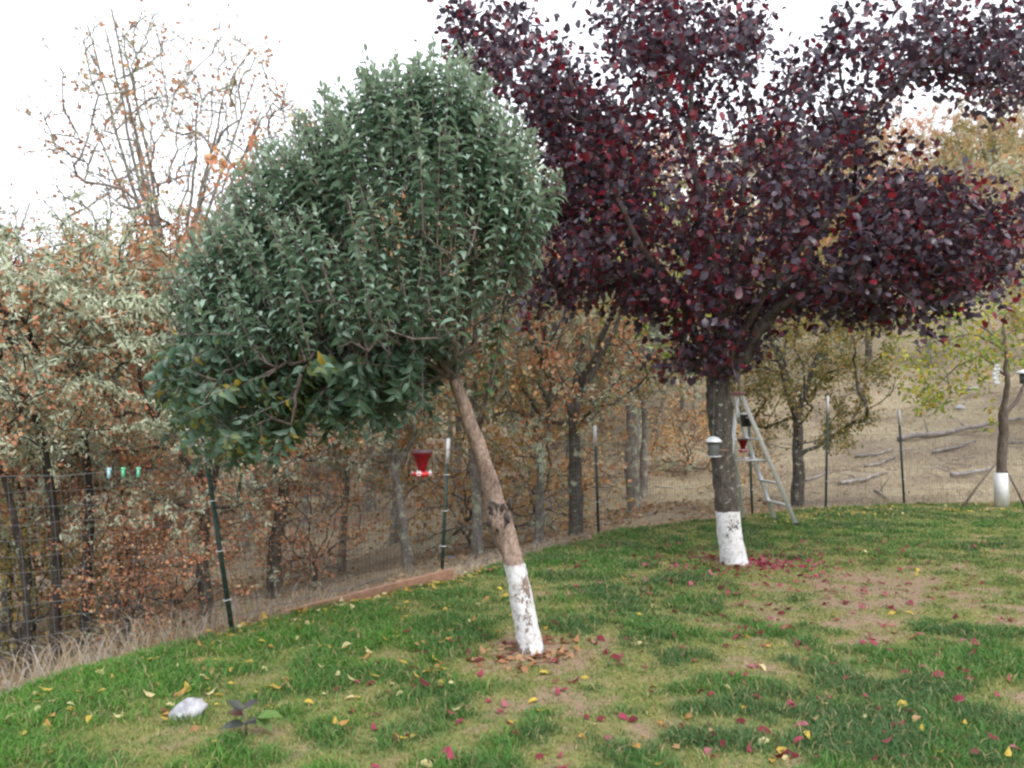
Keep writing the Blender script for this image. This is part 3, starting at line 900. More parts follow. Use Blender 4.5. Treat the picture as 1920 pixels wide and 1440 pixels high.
def oak_data(H, th, R, n_att, per, lsize, pal, n_lich, r0=0.17, spread=0.35, nl=0, wob=0.05, up=0.0, boughs=0, per_b=230, crook=0.05, lean=(0, 0), low=0.3, minr=0.0, tip=0.006, tw=0.03):
    """local coordinates, base at the origin: wood, foliage and lichen arrays"""
    sk = Skel(); i = sk.add(np.array([0, 0, -0.25]), -1, r0 * 1.3)
    pts = [(0, 0, -0.25), (lean[0] * .15 + rng.normal() * crook, lean[1] * .2, th * .3), (lean[0] * .45 + rng.normal() * crook, lean[1] * .5, th * .65), (lean[0], lean[1], th)]
    tr = sk.path(pts, i, r0 * 1.2, r0 * 0.72, sub=3, wob=0.02); top = tr[-1]
    nl = nl or 3 + int(rng.random() * 2.5); c0 = np.array([lean[0], lean[1], 0])
    for k in range(nl):
        az = k * 6.28 / nl + rng.random(); o = np.array([math.cos(az), math.sin(az), 0])
        e = c0 + o * R * (spread + .2 * rng.random()) + np.array([0, 0, th + (H - th) * (0.55 + 0.35 * rng.random() + 0.0 * up)])
        mid = (sk.P[top] + e) / 2 + o * R * (0.15 - up * .2) + rng.normal(size=3) * wob * 5
        sk.path([sk.P[top if k < 2 else tr[-2]], mid, e], top if k < 2 else tr[-2], r0 * (0.55 if up == 0 else .36), r0 * 0.13, sub=5, wob=wob)
    v = rdir(n_att) * (0.35 + 0.65 * rng.random((n_att, 1)) ** 0.6)
    hc = th * low
    A0 = c0 + v * [R, R, (H - hc) / 2] + [0, 0, (H + hc) / 2]
    tips = sk.grow(A0, max(0.28, R * .09), tw, 0.1, .28 if up == 0 else .08)
    LB, LA = [], []
    for nd in tips:
        d = nrm(sk.D[nd] + rng.normal(size=3) * 0.5); L = 0.35 + 0.4 * rng.random()
        p = sk.P[nd].copy(); a_ = sk.add(p + d * L * 0.6 + rng.normal(size=3) * .05, nd); sk.add(p + d * L + np.array([0, 0, -.08]), a_)
        sk.add(p + nrm(d + rng.normal(size=3) * .8) * L * .8, nd)
        m_ = rng.poisson(per * (1.75 if rng.random() < 0.5 else 0.3))
        t = rng.random((m_, 1)) * 1.5 - 0.5
        LB.append(p + d * L * t + rng.normal(size=(m_, 3)) * 0.10); LA.append(rng.normal(size=(m_, 3)) + [0, 0, -0.4])
    bn = []
    for k in range(boughs):
        cand = np.nonzero(sk.P[:sk.n, 2] > th * 0.9)[0]; st = int(rng.choice(cand)); p = sk.P[st].copy()
        o = p - c0; o[2] = 0; az = math.atan2(o[1], o[0]) + rng.normal() * .8; o = np.array([math.cos(az), math.sin(az), 0]); L = .9 + 1.3 * rng.random(); dr = .2 + .55 * rng.random(); par = st
        for j in range(1, 9):
            t = j / 8; par = sk.add(p + o * L * t + np.array([0, 0, .35 * L * t - dr * L * t * t * 1.4]) + rng.normal(size=3) * .03, par); bn.append((par, t))
    sk.radii(tip, 0.5)
    wd = MB()
    for mbk in sk.wood(np.zeros(3), minr=minr, split=False).values(): wd.add(*mbk.data())
    LB = np.concatenate(LB); LA = np.concatenate(LA); n = len(LB)
    fol = leaves(LB, LA, rng.normal(size=(n, 3)) * 0.7 + [0, 0, 0.7], lsize * (0.6 + 0.7 * rng.random(n)), pick_tint(pal, n), OAK_V, OAK_T)
    lich = None
    if n_lich:
        cand = np.nonzero((sk.R[:sk.n] < r0 * 0.5) & (sk.par[:sk.n] > 2))[0]
        # lichen grows in sleeves: pick some branches and clothe them
        act = vnoise(sk.P[cand, 0] * 0.9 + sk.P[cand, 1] * .5 + 50, sk.P[cand, 2] * 0.9 + 50) > 0.55
        cand = cand[act] if act.sum() > 20 else cand
        c = rng.choice(cand, n_lich); t = rng.random((n_lich, 1))
        p = sk.P[c] * (1 - t) + sk.P[sk.par[c]] * t
        d = rng.normal(size=(n_lich, 3)) * 0.8 + [0, 0, -0.55] + sk.D[c] * 0.3
        k = rng.random((n_lich, 1))
        lich = leaves(p + rng.normal(size=p.shape) * 0.02, d, rdir(n_lich), 0.05 + 0.075 * rng.random(n_lich), np.array([0.50, 0.54, 0.41]) * (1 - k) + np.array([0.36, 0.40, 0.29]) * k, STRAND_V, STRAND_T)
    if bn:
        ids = np.array([b[0] for b in bn]); tt_ = np.array([b[1] for b in bn]); m_ = per_b * boughs
        c = rng.integers(len(ids), size=m_); t = rng.random((m_, 1)); par_ = sk.par[ids[c]]
        p = sk.P[ids[c]] * (1 - t) + sk.P[par_] * t + rng.normal(size=(m_, 3)) * .035
        k = rng.random((m_, 1))
        b3 = leaves(p, rng.normal(size=(m_, 3)) * .7 + [0, 0, -.8] + sk.D[ids[c]] * .8, rdir(m_), (.05 + .07 * rng.random(m_)) * (1.1 - .4 * tt_[c]), np.array([0.50, 0.54, 0.40]) * (1 - k) + np.array([0.36, 0.40, 0.29]) * k, STRAND_V, STRAND_T)
        lich = b3 if lich is None else (np.vstack([lich[0], b3[0]]), np.vstack([lich[1], b3[1] + len(lich[0])]), np.vstack([lich[2], b3[2]]))
    return wd, fol, lich


def oak_meshes(bark, **kw):
    wd, fol, lich = oak_data(**kw)
    return (wd.mesh('oak_trunk', bark), mesh_np('oak_crown', fol[0], fol[1], M_leaf, fol[2]), mesh_np('oak_lichen', lich[0], lich[1], M_lichen, lich[2]) if lich else None)


KIND = {
    'rust': oak_meshes(M_oak_dark, H=8, th=2.6, R=2.5, n_att=170, per=24, lsize=0.08, pal=RUST, n_lich=6000, r0=0.13, low=0.75, boughs=7),
    'rust2': oak_meshes(M_oak_grey, H=7, th=2.2, R=2.2, n_att=150, per=22, lsize=0.08, pal=RUST + GOLD[:1], n_lich=10000, r0=0.10, lean=(.3, .1), low=0.9, boughs=9),
    'olive': oak_meshes(M_oak_dark, H=7, th=2.4, R=2.4, n_att=200, per=62, lsize=0.08, pal=OLIVE, n_lich=1500, r0=0.15, low=0.5),
    'gold': oak_meshes(M_oak_grey, H=7.5, th=2.6, R=2.4, n_att=160, per=26, lsize=0.08, pal=GOLD, n_lich=10000, r0=0.11, low=0.95, boughs=9),
    'mossy': oak_meshes(M_oak_dark, H=8, th=2.8, R=2.6, n_att=150, per=14, lsize=0.08, pal=RUST, n_lich=14000, r0=0.14, lean=(-.2, 0), low=0.8, boughs=30),
    'bare': oak_meshes(M_oak_grey, H=14, th=6.8, R=3.7, n_att=620, per=3.4, lsize=0.11, pal=RUST, n_lich=2500, r0=0.16, spread=0.45, low=0.95, tip=0.0075, tw=.012, nl=14, wob=.02, up=0.6),
    'slim': oak_meshes(M_oak_black, H=5.3, th=3.7, R=1.8, n_att=110, per=20, lsize=0.065, pal=RUST, n_lich=9000, r0=0.06, lean=(-.45, .2), crook=.13, low=0.95, boughs=20),
    'green': oak_meshes(M_oak_grey, H=7.5, th=3.4, R=2.4, n_att=150, per=20, lsize=0.14, pal=GREENY, n_lich=8000, r0=0.15, low=0.9, boughs=7),
    'shrub': oak_meshes(M_oak_dark, H=2.6, th=0.5, R=1.3, n_att=100, per=26, lsize=0.06, pal=RUST, n_lich=1200, r0=0.035, low=0.2, tip=0.004),
    'yshrub': oak_meshes(M_oak_dark, H=2.4, th=0.4, R=1.3, n_att=90, per=26, lsize=0.065, pal=OLIVE, n_lich=300, r0=0.035, low=0.2, tip=0.004),
    'oshrub': oak_meshes(M_oak_dark, H=2.2, th=0.4, R=1.3, n_att=70, per=20, lsize=0.07, pal=GOLD, n_lich=500, r0=0.03, low=0.2, tip=0.004),
}


def oak(kind, p, scale, rot, label, cat='tree', name=None, sx=1.0):
    t = empty(name or ('oak_shrub' if 'shrub' in kind else 'oak_tree'), p, label, cat, 'oaks growing beyond the wire fence' if 'shrub' not in kind else 'leafy oak brush beyond the wire fence')
    t.rotation_euler = (0, 0, rot); t.scale = (scale * sx, scale * sx, scale)
    for nm, me in zip(('trunk', 'crown', 'lichen'), KIND[kind]):
        if me:
            o = link(nm, me, t)
            if nm != 'trunk': o['kind'] = 'stuff'
    return t


def far(px, Y):     # standing at picture column px, Y metres away
    x = (px - 960) / F * Y
    return np.array([x, Y, g1(x, Y)])


OAKS = [
    ('bare', far(325, 22), 1.0, 0.3, 'tall nearly bare oak with spreading limbs against the white sky'),
    ('bare', far(-60, 21), 0.70, 2.0, 'sparse oak reaching in from the left edge of the photo'),
    ('slim', far(112, 10.4), 0.98, 0.2, 'lichen covered oak whose slim dark trunk stands left of the three clips'),
    ('slim', far(165, 10.9), 1.08, 6.0, 'mossy oak with a thicker dark trunk just below the three clips'),
    ('slim', far(62, 9.6), 0.72, 0.9, 'short dark trunked oak leaning left at the lower left corner behind the wire'),
    ('mossy', far(60, 14.5), 0.8, 0.5, 'broad oak hung with pale lichen boughs near the left edge'),
    ('mossy', far(235, 15.5), 0.9, 2.2, 'broad oak hung with pale lichen boughs above the three clips'),
    ('rust', far(20, 13.5), 0.68, 1.2, 'russet oak at the far left edge with a thick dark trunk'),
    ('rust', far(385, 11.5), 0.7, 3.3, 'russet oak with a dark trunk right behind the leftmost fence post'),
    ('mossy', far(520, 13), 0.75, 4.0, 'stout dark oak draped in lichen under the apple crown'),
    ('rust2', ground_at(640, 1075), 0.75, 1.0, 'small pale trunked oak behind the wooden edging board'),
    ('rust2', ground_at(762, 1066), 0.8, 2.6, 'crooked oak standing below the red hummingbird feeder'),
    ('gold', ground_at(897, 1040), 0.85, 0.0, 'dark trunked golden oak between second fence post and leaning apple trunk'),
    ('rust2', ground_at(1012, 1022), 0.8, 4.4, 'thin grey oak just right of the leaning apple trunk'),
    ('rust', ground_at(1080, 1010), 0.85, 5.0, 'russet oak with a short grey trunk left of the third fence post'),
    ('green', ground_at(1186, 962), 0.95, 1.9, 'largest grey oak with green and yellow leaves behind the lawn edge'),
    ('gold', ground_at(1206, 932), 0.9, 3.6, 'slender oak tucked close behind the largest grey oak'),
    ('olive', ground_at(1497, 952), 0.72, 0.7, 'olive leaved oak with a dark trunk right of the ladder'),
    ('rust2', ground_at(1232, 850), 1.0, 5.5, 'pale barked oak on the slope left of the plum trunk'),
    ('olive', ground_at(1630, 700), 1.0, 2.0, 'olive oak high on the straw slope right of the plum crown'),
    ('olive', ground_at(1546, 680), 0.9, 3.1, 'dark stemmed oak below the plum crown at the top of the clearing'),
    ('olive', ground_at(1840, 480), 1.4, 4.1, 'broad yellowing oak on the hilltop at the upper right'),
    ('gold', ground_at(1950, 560), 1.2, 1.1, 'golden oak partly cut off by the right edge on the upper slope'),
]
for k, (kd, p, s, r, lb) in enumerate(OAKS): oak(kd, p, s, r, lb)
SHRUBS = [
    ('shrub', far(250, 10.6), .72, 0.2, 'russet oak brush behind the wire left of the leftmost post'),
    ('yshrub', far(40, 11.5), 0.95, 1.0, 'yellow olive brush at the lower left corner behind the wire'),
    ('shrub', far(190, 14.5), 1.3, 4.2, 'russet oak brush below the three plastic clips'),
    ('shrub', far(110, 15.5), 1.4, 5.2, 'tall russet brush between the two mossy trunks at the left'),
    ('shrub', far(335, 11.2), .8, 1.2, 'low russet brush just left of the foot of the leftmost post'),
    ('shrub', far(590, 13.5), 0.9, 3.0, 'sparse russet brush beside the stout lichen oak'),
    ('oshrub', far(880, 15.5), 1.3, 5.0, 'orange brush between the second post and the apple trunk'),
    ('oshrub', far(1000, 17), 1.4, 0.7, 'orange brush right of the apple trunk'),
    ('oshrub', ground_at(1290, 890), 1.1, 2.9, 'golden brush on the slope behind the bird feeder'),
]
for kd, p, s, r, lb in SHRUBS: oak(kd, p, s, r, lb, 'bush')

# the wood on the hillside behind: one mass of many crowns
FAR = []
for pal, bk, lc in ((FARMIX, M_oak_grey, 500), (RUST, M_oak_grey, 500), (OLIVE, M_oak_grey, 400), (FARMIX, M_oak_grey, 900)):
    wd, fol, lich = oak_data(H=8, th=2.6, R=2.8, n_att=90, per=24, lsize=0.135, pal=pal, n_lich=lc * 7, r0=0.12, minr=0.010, tip=0.0075, low=0.9)
    FAR.append((wd.data(), fol, lich))
acc = {'w': [[], [], None, 0], 'f': [[], [], [], 0], 'l': [[], [], [], 0]}
placed = []
tries = 0
while len(placed) < 250 and tries < 9000:
    tries += 1
    Y = 17 + 79 * rng.random() ** 1.25; px = -250 + 2450 * rng.random()
    x = (px - 960) / F * Y
    if 1430 < px < 1990 and Y < 44 + 8 * math.sin(px * .01) and not (px < 1500 and Y > 30): continue
    if 1100 < px < 1440 and Y < 27: continue
    if px < 500 and Y < 20: continue
    mind = 2.1 if Y < 45 else 3.4
    if any((x - a) ** 2 + (Y - b) ** 2 < mind ** 2 for a, b in placed): continue
    placed.append((x, Y))
    s = (0.75 + 0.5 * rng.random()) * (0.72 if px < 470 else 1.0); an = rng.random() * 6.28; ca_, sa_ = math.cos(an), math.sin(an)
    R = np.array([[ca_, -sa_, 0], [sa_, ca_, 0], [0, 0, 1]]) * s
    wdd, fol, lich = FAR[int(rng.integers(len(FAR)))]
    o = np.array([x, Y, g1(x, Y)])
    for key, dat in (('w', wdd), ('f', fol), ('l', lich)):
        ac = acc[key]; V = dat[0] @ R.T + o
        ac[0].append(V); ac[1].append(dat[1] + ac[3]); ac[3] += len(V)
        if key != 'w': ac[2].append(dat[2] * (0.8 + 0.4 * rng.random()))
root = empty('woodland', (0, 40, 0), 'dense autumn oak wood covering the hillside behind', 'woodland')
root['kind'] = 'stuff'
org = np.array([0, 40, 0])
for key, nm, mt in (('w', 'trunks', M_oak_grey), ('f', 'foliage', M_leaf), ('l', 'lichen', M_lichen)):
    ac = acc[key]
    tag(link(nm, mesh_np(nm, np.concatenate(ac[0]) - org, np.concatenate(ac[1]), mt, np.concatenate(ac[2]) if ac[2] else None), root), kind='stuff')
print('far trees', len(placed), [sum(map(len, acc[k][1])) for k in acc])

# leaf litter and broken twigs under the oaks
gxs, gys = scatter_px(60000, 1.2, 6, 45)
s_ = sdist(gxs, gys); ok = (s_ > .15) & (960 + F * gxs / gys < 1420 + 60 * rng.random(len(s_))) & (rng.random(len(s_)) < sstep(.35, .62, fbm(gxs * .45 + 5, gys * .45, 3)) + .08)
gxs, gys = gxs[ok], gys[ok]; n_ = len(gxs)
V, T, C = leaves(np.stack([gxs, gys, terrain_z(gxs, gys) + .03], 1), rng.normal(size=(n_, 3)) * [1, 1, .25], rng.normal(size=(n_, 3)) * .35 + [0, 0, 1], (.05 + .0025 * gys) * (.6 + .8 * rng.random(n_)),
                 pick_tint([((.30, .17, .10), 4), ((.38, .27, .17), 4), ((.20, .12, .08), 3), ((.46, .34, .16), 1)], n_), OAK_V, OAK_T)
tag(link('leaf_litter', mesh_np('leaf_litter', V, T, M_leaf, C)), 'brown oak leaf litter strewn over the slope beyond the fence', 'leaf litter', kind='stuff')
tw = MB()
for k in range(420):
    Y = 8 + 30 * rng.random(); x = (rng.random() * 1.3 - .65) * Y
    if sdist(x, Y) < .3: continue
    L = .2 + .7 * rng.random(); a_ = rng.random() * 6.28; P = [np.array([x + math.cos(a_) * L * t, Y + math.sin(a_) * L * t, 0]) + rng.normal(size=3) * .02 for t in (-.5, 0, .5)]
    for p in P: p[2] = g1(p[0], p[1]) + .02
    tw.tube(P, [.012, .010, .005], 4, False)
tag(tw.build('fallen_twigs', M_log), 'grey twigs lying scattered over the straw slope', 'twigs', kind='stuff')

# ------------------------------------------------------------------ young tree with a trunk guard, right edge
M_guard = simple('white_guard', (0.6, 0.62, 0.62), (0.72, 0.72, 0.72), 0.5, 20)
YS = 13.6
base = at(1878, 940, YS); base[2] = g1(base[0], base[1])
sap = empty('young_tree', base, 'young fruit tree with yellowing leaves and a white trunk guard at the right edge', 'tree')
sk = Skel(); i = sk.add(base - [0, 0, .05], -1, .085)
tr = sk.path(P3([(1878, 944, 0), (1878, 870, 0), (1882, 810, 0), (1880, 775, 0)], YS), i, 0.085, 0.075, sub=4, wob=.006)
sk.path([sk.P[tr[-1]]] + P3([(1888, 720, -.1), (1886, 660, -.1), (1880, 610, 0), (1890, 570, 0)], YS), tr[-1], .05, .015, 1, 4, .01)
sk.path([sk.P[tr[-1]]] + P3([(1905, 755, .1), (1925, 715, .2), (1950, 640, .2)], YS), tr[-1], .045, .015, 2, 4, .01)
for pts in ([(1886, 655, -.1), (1830, 625, -.3), (1770, 635, -.5), (1700, 665, -.6)], [(1888, 700, -.1), (1840, 665, .3), (1790, 690, .5), (1740, 740, .5)], [(1885, 650, 0), (1830, 600, .3), (1760, 590, .4)]):
    st = int(np.argmin(np.linalg.norm(sk.P[:sk.n] - at(pts[0][0], pts[0][1], YS + pts[0][2]), axis=1)))
    sk.path([sk.P[st]] + P3(pts[1:], YS), st, .022, .007, 3, 5, .015)
SPOLY = [(1670, 620), (1745, 575), (1850, 560), (1960, 545), (1970, 690), (1900, 690), (1860, 715), (1790, 755), (1720, 775), (1690, 715)]
q = poly_sample(SPOLY, 125); tips_ = sk.grow(atv(q, YS + (rng.random(len(q)) * 2 - 1) * 1.1), .2, .02, .1)
LB = np.concatenate([sk.P[t] + rng.normal(size=(15, 3)) * .12 for t in tips_]); nn_ = len(LB)
LB = np.vstack([LB, np.array([at(1862 + rng.normal() * 8, 775 + rng.normal() * 14, YS - .1) for _ in range(26)])]); nn_ = len(LB)
sk.radii(0.004, .45)
for lid, mbk in sorted(sk.wood(base).items()): mbk.build('trunk' if lid == 0 else 'limb', M_sap_bark, sap)
V, T, C = leaves(LB - base, rng.normal(size=(nn_, 3)) + [-.3, 0, -.6], rng.normal(size=(nn_, 3)) * .7 + [0, 0, .7], .088 * (.6 + .6 * rng.random(nn_)),
                 pick_tint([((.40, .36, .06), 3), ((.16, .24, .05), 4), ((.27, .29, .06), 2), ((.42, .22, .06), 1)], nn_), LEAF_V, LEAF_T)
tag(link('crown', mesh_np('crown', V, T, M_leaf, C), sap), kind='stuff')
g = MB(); g.lathe([(.105, 0.0), (.112, .0), (.11, .56), (.098, .56), (.098, 0.02)], (0, 0, 0.0), 20); g.build('trunk_guard', M_guard, sap)

# ------------------------------------------------------------------ wire fence
M_green = simple('green_post_paint', (0.012, 0.035, 0.028), (0.03, 0.062, 0.05), 0.5, 40)
M_white = simple('white_paint', (0.5, 0.51, 0.54), (0.7, 0.71, 0.74), 0.5, 30)
M_wire = simple('galvanised_wire', (0.09, 0.085, 0.085), (0.2, 0.19, 0.19), 0.55, 50, 0.4)
M_alu = simple('aluminium', (0.55, 0.57, 0.6), (0.68, 0.7, 0.73), 0.42, 25, 0.75, 0.1)
POSTS = [((-75, 870), (-50, 1258), 5.25), ((380, 812), (436, 1172), 6.25), ((841, 822), (829, 1058), 8.75), ((1116, 798), (1123, 1004), 10.9), ((1404, 765), (1412, 972), 12.7),
         ((1553, 742), (1549, 952), 13.75), ((1686, 768), (1697, 947), 14.2), ((2060, 780), (2066, 940), 14.9)]
p0 = at(*POSTS[2][1], POSTS[2][2])
fence = empty('wire_fence', p0, 'welded wire fence on green steel posts with white tops along the lawn edge', 'fence')
org = p0.copy()
feet, heads = [], []
for kk, (tp, bt, Y) in enumerate(POSTS):
    a = at(*bt, Y); c = at(*tp, Y); a[2] -= 0.06
    d = nrm(c - a); f_ = nrm(np.array([-0.55, 0.83, 0]) - d * np.dot([-0.55, 0.83, 0], d)); sdv = np.cross(d, f_)
    L = np.linalg.norm(c - a); h = 0.27 if kk != 5 else 0.3
    mid = a + d * (L - h)
    pm = MB(); pm.bar(a, mid, .036, .005, sdv); pm.bar(a + f_ * .0175, mid + f_ * .0175, .005, .030, sdv)
    for j in range(int(L / .055)): pm.bar(a + d * (0.1 + j * .053) - f_ * .006 - sdv * .005, a + d * (0.1 + j * .053) - f_ * .006 + sdv * .005, .012, .008, d) if 0.1 + j * .053 < L - h else None
    pm.V = [v - org for v in pm.V]
    po = pm.build('fence_post', M_green, fence, False)
    wt = MB(); wt.bar(mid, c, .038, .006, sdv); wt.bar(mid + f_ * .0185, c + f_ * .0185, .006, .031, sdv); wt.V = [v - org for v in wt.V]
    wt.build('painted_tip', M_white, po, False)
    for zt in ((0.25, 0.62, 1.0) if kk < 3 else (0.5, 1.0)):
        tm = MB(); q = a + d * zt
        tm.tube([q + sdv * .028 - f_ * .012, q - f_ * .016, q - sdv * .028 - f_ * .01, q - sdv * .03 + f_ * .02, q + f_ * .04, q + sdv * .028 + f_ * .02], .0045, 5); tm.V = [v - org for v in tm.V]
        tm.build('wire_tie', M_white, po)
    feet.append(a - f_ * .016); heads.append(d)
wm = MB()
HTS = [0.06 + 0.105 * k for k in range(12)]
def along(k, t, h):
    p = feet[k] + (feet[k + 1] - feet[k]) * t; d = nrm(heads[k] * (1 - t) + heads[k + 1] * t)
    sag = -0.02 * math.sin(math.pi * t) + 0.006 * math.sin(17 * t + h * 9 + k)
    return p + d * (h + 0.06 + sag) + np.array([0, 0, 0])
for k in range(len(POSTS) - 1):
    n_v = int(np.linalg.norm(feet[k + 1] - feet[k]) / 0.052)
    for h in HTS:
        wm.tube([along(k, t, h) for t in np.linspace(0, 1, 9)], 0.0019 if h < 1.15 else .0028, 3, False)
    for j in range(1, n_v):
        t = j / n_v; jt = rng.normal() * .002
        wm.tube([along(k, t + jt, HTS[0]), along(k, t, HTS[5]), along(k, t + jt, HTS[-1])], 0.0019, 3, False)
wm.V = [v - org for v in wm.V]
tag(wm.build('wire_mesh', M_wire, fence), kind='stuff')

# three plastic clips on the top wire, left
for px, col, lb in ((207, (0.42, 0.68, 0.78), 'pale blue plastic clip on the fence wire, leftmost of three'), (233, (0.16, 0.62, 0.36), 'bright green plastic clip on the fence wire, middle of three'),
                    (262, (0.22, 0.70, 0.50), 'mint green plastic clip on the fence wire nearest the post')):
    best = min((along(0, t, HTS[-1]) for t in np.linspace(0, 1, 400)), key=lambda p: abs(960 + F * p[0] / p[1] - px))
    m_ = simple('clip_plastic', tuple(c * .9 for c in col), col, .45, 40)
    t = empty('wire_clip', best, lb, 'clip', 'plastic clips on the fence wire')
    for sgn in (-1, 1):
        q = MB(); q.bar((0.0, sgn * .004, .026), (0.0, sgn * .009, -.045), .02, .006, (1, 0, 0)); q.bar((0, sgn * .0105, .026), (0, sgn * .0045, .004), .024, .005, (1, 0, 0))
        q.build('jaw', m_, t, False)
    q = MB(); q.lathe([(.004, -.011), (.006, -.011), (.006, .011), (.004, .011)], (0, 0, 0), 8); q.V = [v[:, [2, 1, 0]] for v in q.V]; q.T = [v[:, ::-1] for v in q.T]; q.build('spring', M_wire, t)

# ------------------------------------------------------------------ wooden edging board
M_wood = simple('red_brown_board', (0.20, 0.105, 0.065), (0.36, 0.205, 0.135), 0.8, 12)
A0 = np.array([-1.82, 6.70, -.09]); A1 = np.array([-0.58, 8.07, -.02])
bd = empty('edging_board', (A0 + A1) / 2, 'reddish wooden edging board along the lawn below the fence', 'board')
mid = (A0 + A1) / 2
q = MB(); q.bar(A0 - mid, A1 - mid, .15, .042, (0, 0, 1)); bevel(q.build('plank', M_wood, bd, False), .005)
q = MB()
for t in (0.3, 0.86):
    p = A0 + (A1 - A0) * t - mid + np.array([-.035, .03, 0]); q.bar(p + [0, 0, -.2], p + [0, 0, .04], .04, .04, (1, 0, 0))
q.build('stake', M_wood, bd, False)

# ------------------------------------------------------------------ step ladder
lad = empty('step_ladder', (3.4, 11.5, 0), 'aluminium step ladder standing open behind the plum tree', 'ladder')
lo = np.array([3.4, 11.5, 0])
nt_, ft_ = np.array([3.13, 11.30, 1.80]), np.array([3.09, 11.62, 1.80])
nf, ff = np.array([3.90, 11.38, 0.0]), np.array([3.80, 12.0, 0.0])
rn, rf = np.array([2.87, 11.2, 0.0]), np.array([3.33, 11.95, 0.0])
for a_, b_2, w_ in ((nt_, nf, .055), (ft_, ff, .055)):
    q = MB(); q.bar(a_ - lo, b_2 - lo, w_, .028, (1, 0, 0)); bevel(q.build('rail', M_alu, lad, False), .004)
for a_, b_2 in ((nt_ - [.05, 0, .03], rn), (ft_ - [.05, 0, .03], rf)):
    q = MB(); q.bar(a_ - lo, b_2 - lo, .045, .025, (1, 0, 0)); bevel(q.build('rear_leg', M_alu, lad, False), .004)
for k in range(1, 6):
    t = k / 6 + .01; a_ = nt_ + (nf - nt_) * t; b_2 = ft_ + (ff - ft_) * t
    q = MB(); q.bar(a_ - lo, b_2 - lo, .085, .022, (1, 0, 0)); bevel(q.build('step', M_alu, lad, False), .004)
for t in (.35, .72):
    a_ = nt_ + (rn - nt_) * t; b_2 = ft_ + (rf - ft_) * t
    q = MB(); q.bar(a_ - lo, b_2 - lo, .025, .02, (0, 0, 1)); q.build('cross_brace', M_alu, lad, False)
q = MB(); c0 = (nt_ + ft_) / 2 + [0.0, 0, .012]; q.bar(c0 - [.0, .21, 0] - lo, c0 + [0, .21, 0] - lo, .14, .045, (1, 0, 0)); bevel(q.build('top_cap', simple('ladder_cap', (.22, .1, .12), (.3, .15, .16), .5), lad, False), .008)
q = MB()
for t in (.5,):
    q.bar(nt_ + (rn - nt_) * t - lo, nt_ + (nf - nt_) * t - lo, .02, .006, (0, 0, 1)); q.bar(ft_ + (rf - ft_) * t - lo, ft_ + (ff - ft_) * t - lo, .02, .006, (0, 0, 1))
q.build('spreader', M_alu, lad, False)
M_black = simple('black_plastic', (.012, .012, .014), (.03, .03, .032), .5)
for p in (nf, ff, rn, rf):
    q = MB(); q.bar(p - lo + [0, 0, -.01], p - lo + [0, 0, .045], .075 if p[0] > 3.5 else .05, .04, (1, 0, 0)); bevel(q.build('foot', M_black, lad, False), .004)

# black tub with a white lid on the ladder
pb = at(1399, 800, 11.45)
tb = empty('tub', pb, 'small black tub with a pale lid hanging inside the ladder', 'tub')
q = MB(); q.lathe([(0, 0), (.065, 0), (.085, .16), (.088, .165), (.08, .165)]); q.build('body', M_black, tb)
q = MB(); q.lathe([(.09, .163), (.094, .175), (.06, .19), (0, .192)]); q.build('lid', M_white, tb)
q = MB(); q.tube([(-.086, 0, .15), (-.06, 0, .26), (0, 0, .32), (.06, 0, .26), (.086, 0, .15)], .004, 5); q.build('handle', M_wire, tb)

# ------------------------------------------------------------------ feeders
M_redglass = None
m, n, b, _ = mat_new('red_glass')
n.links.new(ramp(n, noise(n, 14, 4), [(.3, (.16, .004, .012)), (.7, (.26, .008, .02))]), b.inputs['Base Color'])
b.inputs['Roughness'].default_value = .12; b.inputs['Transmission Weight'].default_value = .35; b.inputs['IOR'].default_value = 1.4
M_redglass = m
M_red = simple('red_plastic', (.42, .02, .025), (.55, .035, .035), .35)
M_rim = simple('dark_cap', (.05, .03, .035), (.1, .06, .07), .5)


def hummer(p, s, label, up):
    t = empty('hummingbird_feeder', p, label, 'bird feeder', 'red hummingbird feeders')
    t.scale = (s, s, s)
    q = MB(); q.lathe([(.012, -.028), (.024, -.022), (.026, -.006), (.034, .02), (.050, .06), (.060, .075), (.0605, .083), (.055, .086)], sides=28); q.build('bottle', M_redglass, t)
    q = MB(); q.lathe([(.0615, .080), (.0635, .086), (.058, .094), (.02, .098), (0, .098)], sides=28); q.build('cap', M_rim, t)
    q = MB(); q.lathe([(0, -.062), (.03, -.060), (.048, -.051), (.058, -.042), (.057, -.037), (.04, -.030), (.02, -.025)], sides=28); ds = q.build('dish', M_red, t)
    for k in range(5):
        an = k * 6.283 / 5 - 1.75; c = np.array([math.cos(an) * .052, math.sin(an) * .052, -.034])
        fl = MB()
        for j in range(6):
            a2 = j * 6.283 / 6; e = np.array([-math.sin(an) * math.cos(a2), math.cos(an) * math.cos(a2), math.sin(a2)]); o = np.array([math.cos(an), math.sin(an), .25])
            r_ = np.cross(o, e); fl.add([c, c + e * .012 + r_ * .007 + o * .003, c + e * .018 + o * .006, c + e * .012 - r_ * .007 + o * .003], [(0, 1, 2), (0, 2, 3)])
        fl.lathe([(.006, 0), (.007, .003), (0, .005)], c, 8)
        fl.build('flower', M_white, ds)
    q = MB(); q.tube([(0, 0, .098), (0.004, 0, .098 + up * .5 / s), (0, 0, .098 + up / s)], .0022 / s, 5); q.build('hanging_wire', M_wire, t)
    return t


hummer(at(791, 875, 4.95), 1.05, 'red hummingbird feeder with white flower ports hanging under the apple tree', 0.55)
hummer(at(1393, 838, 10.6), 1.15, 'small red hummingbird feeder hanging beside the ladder', 0.75)

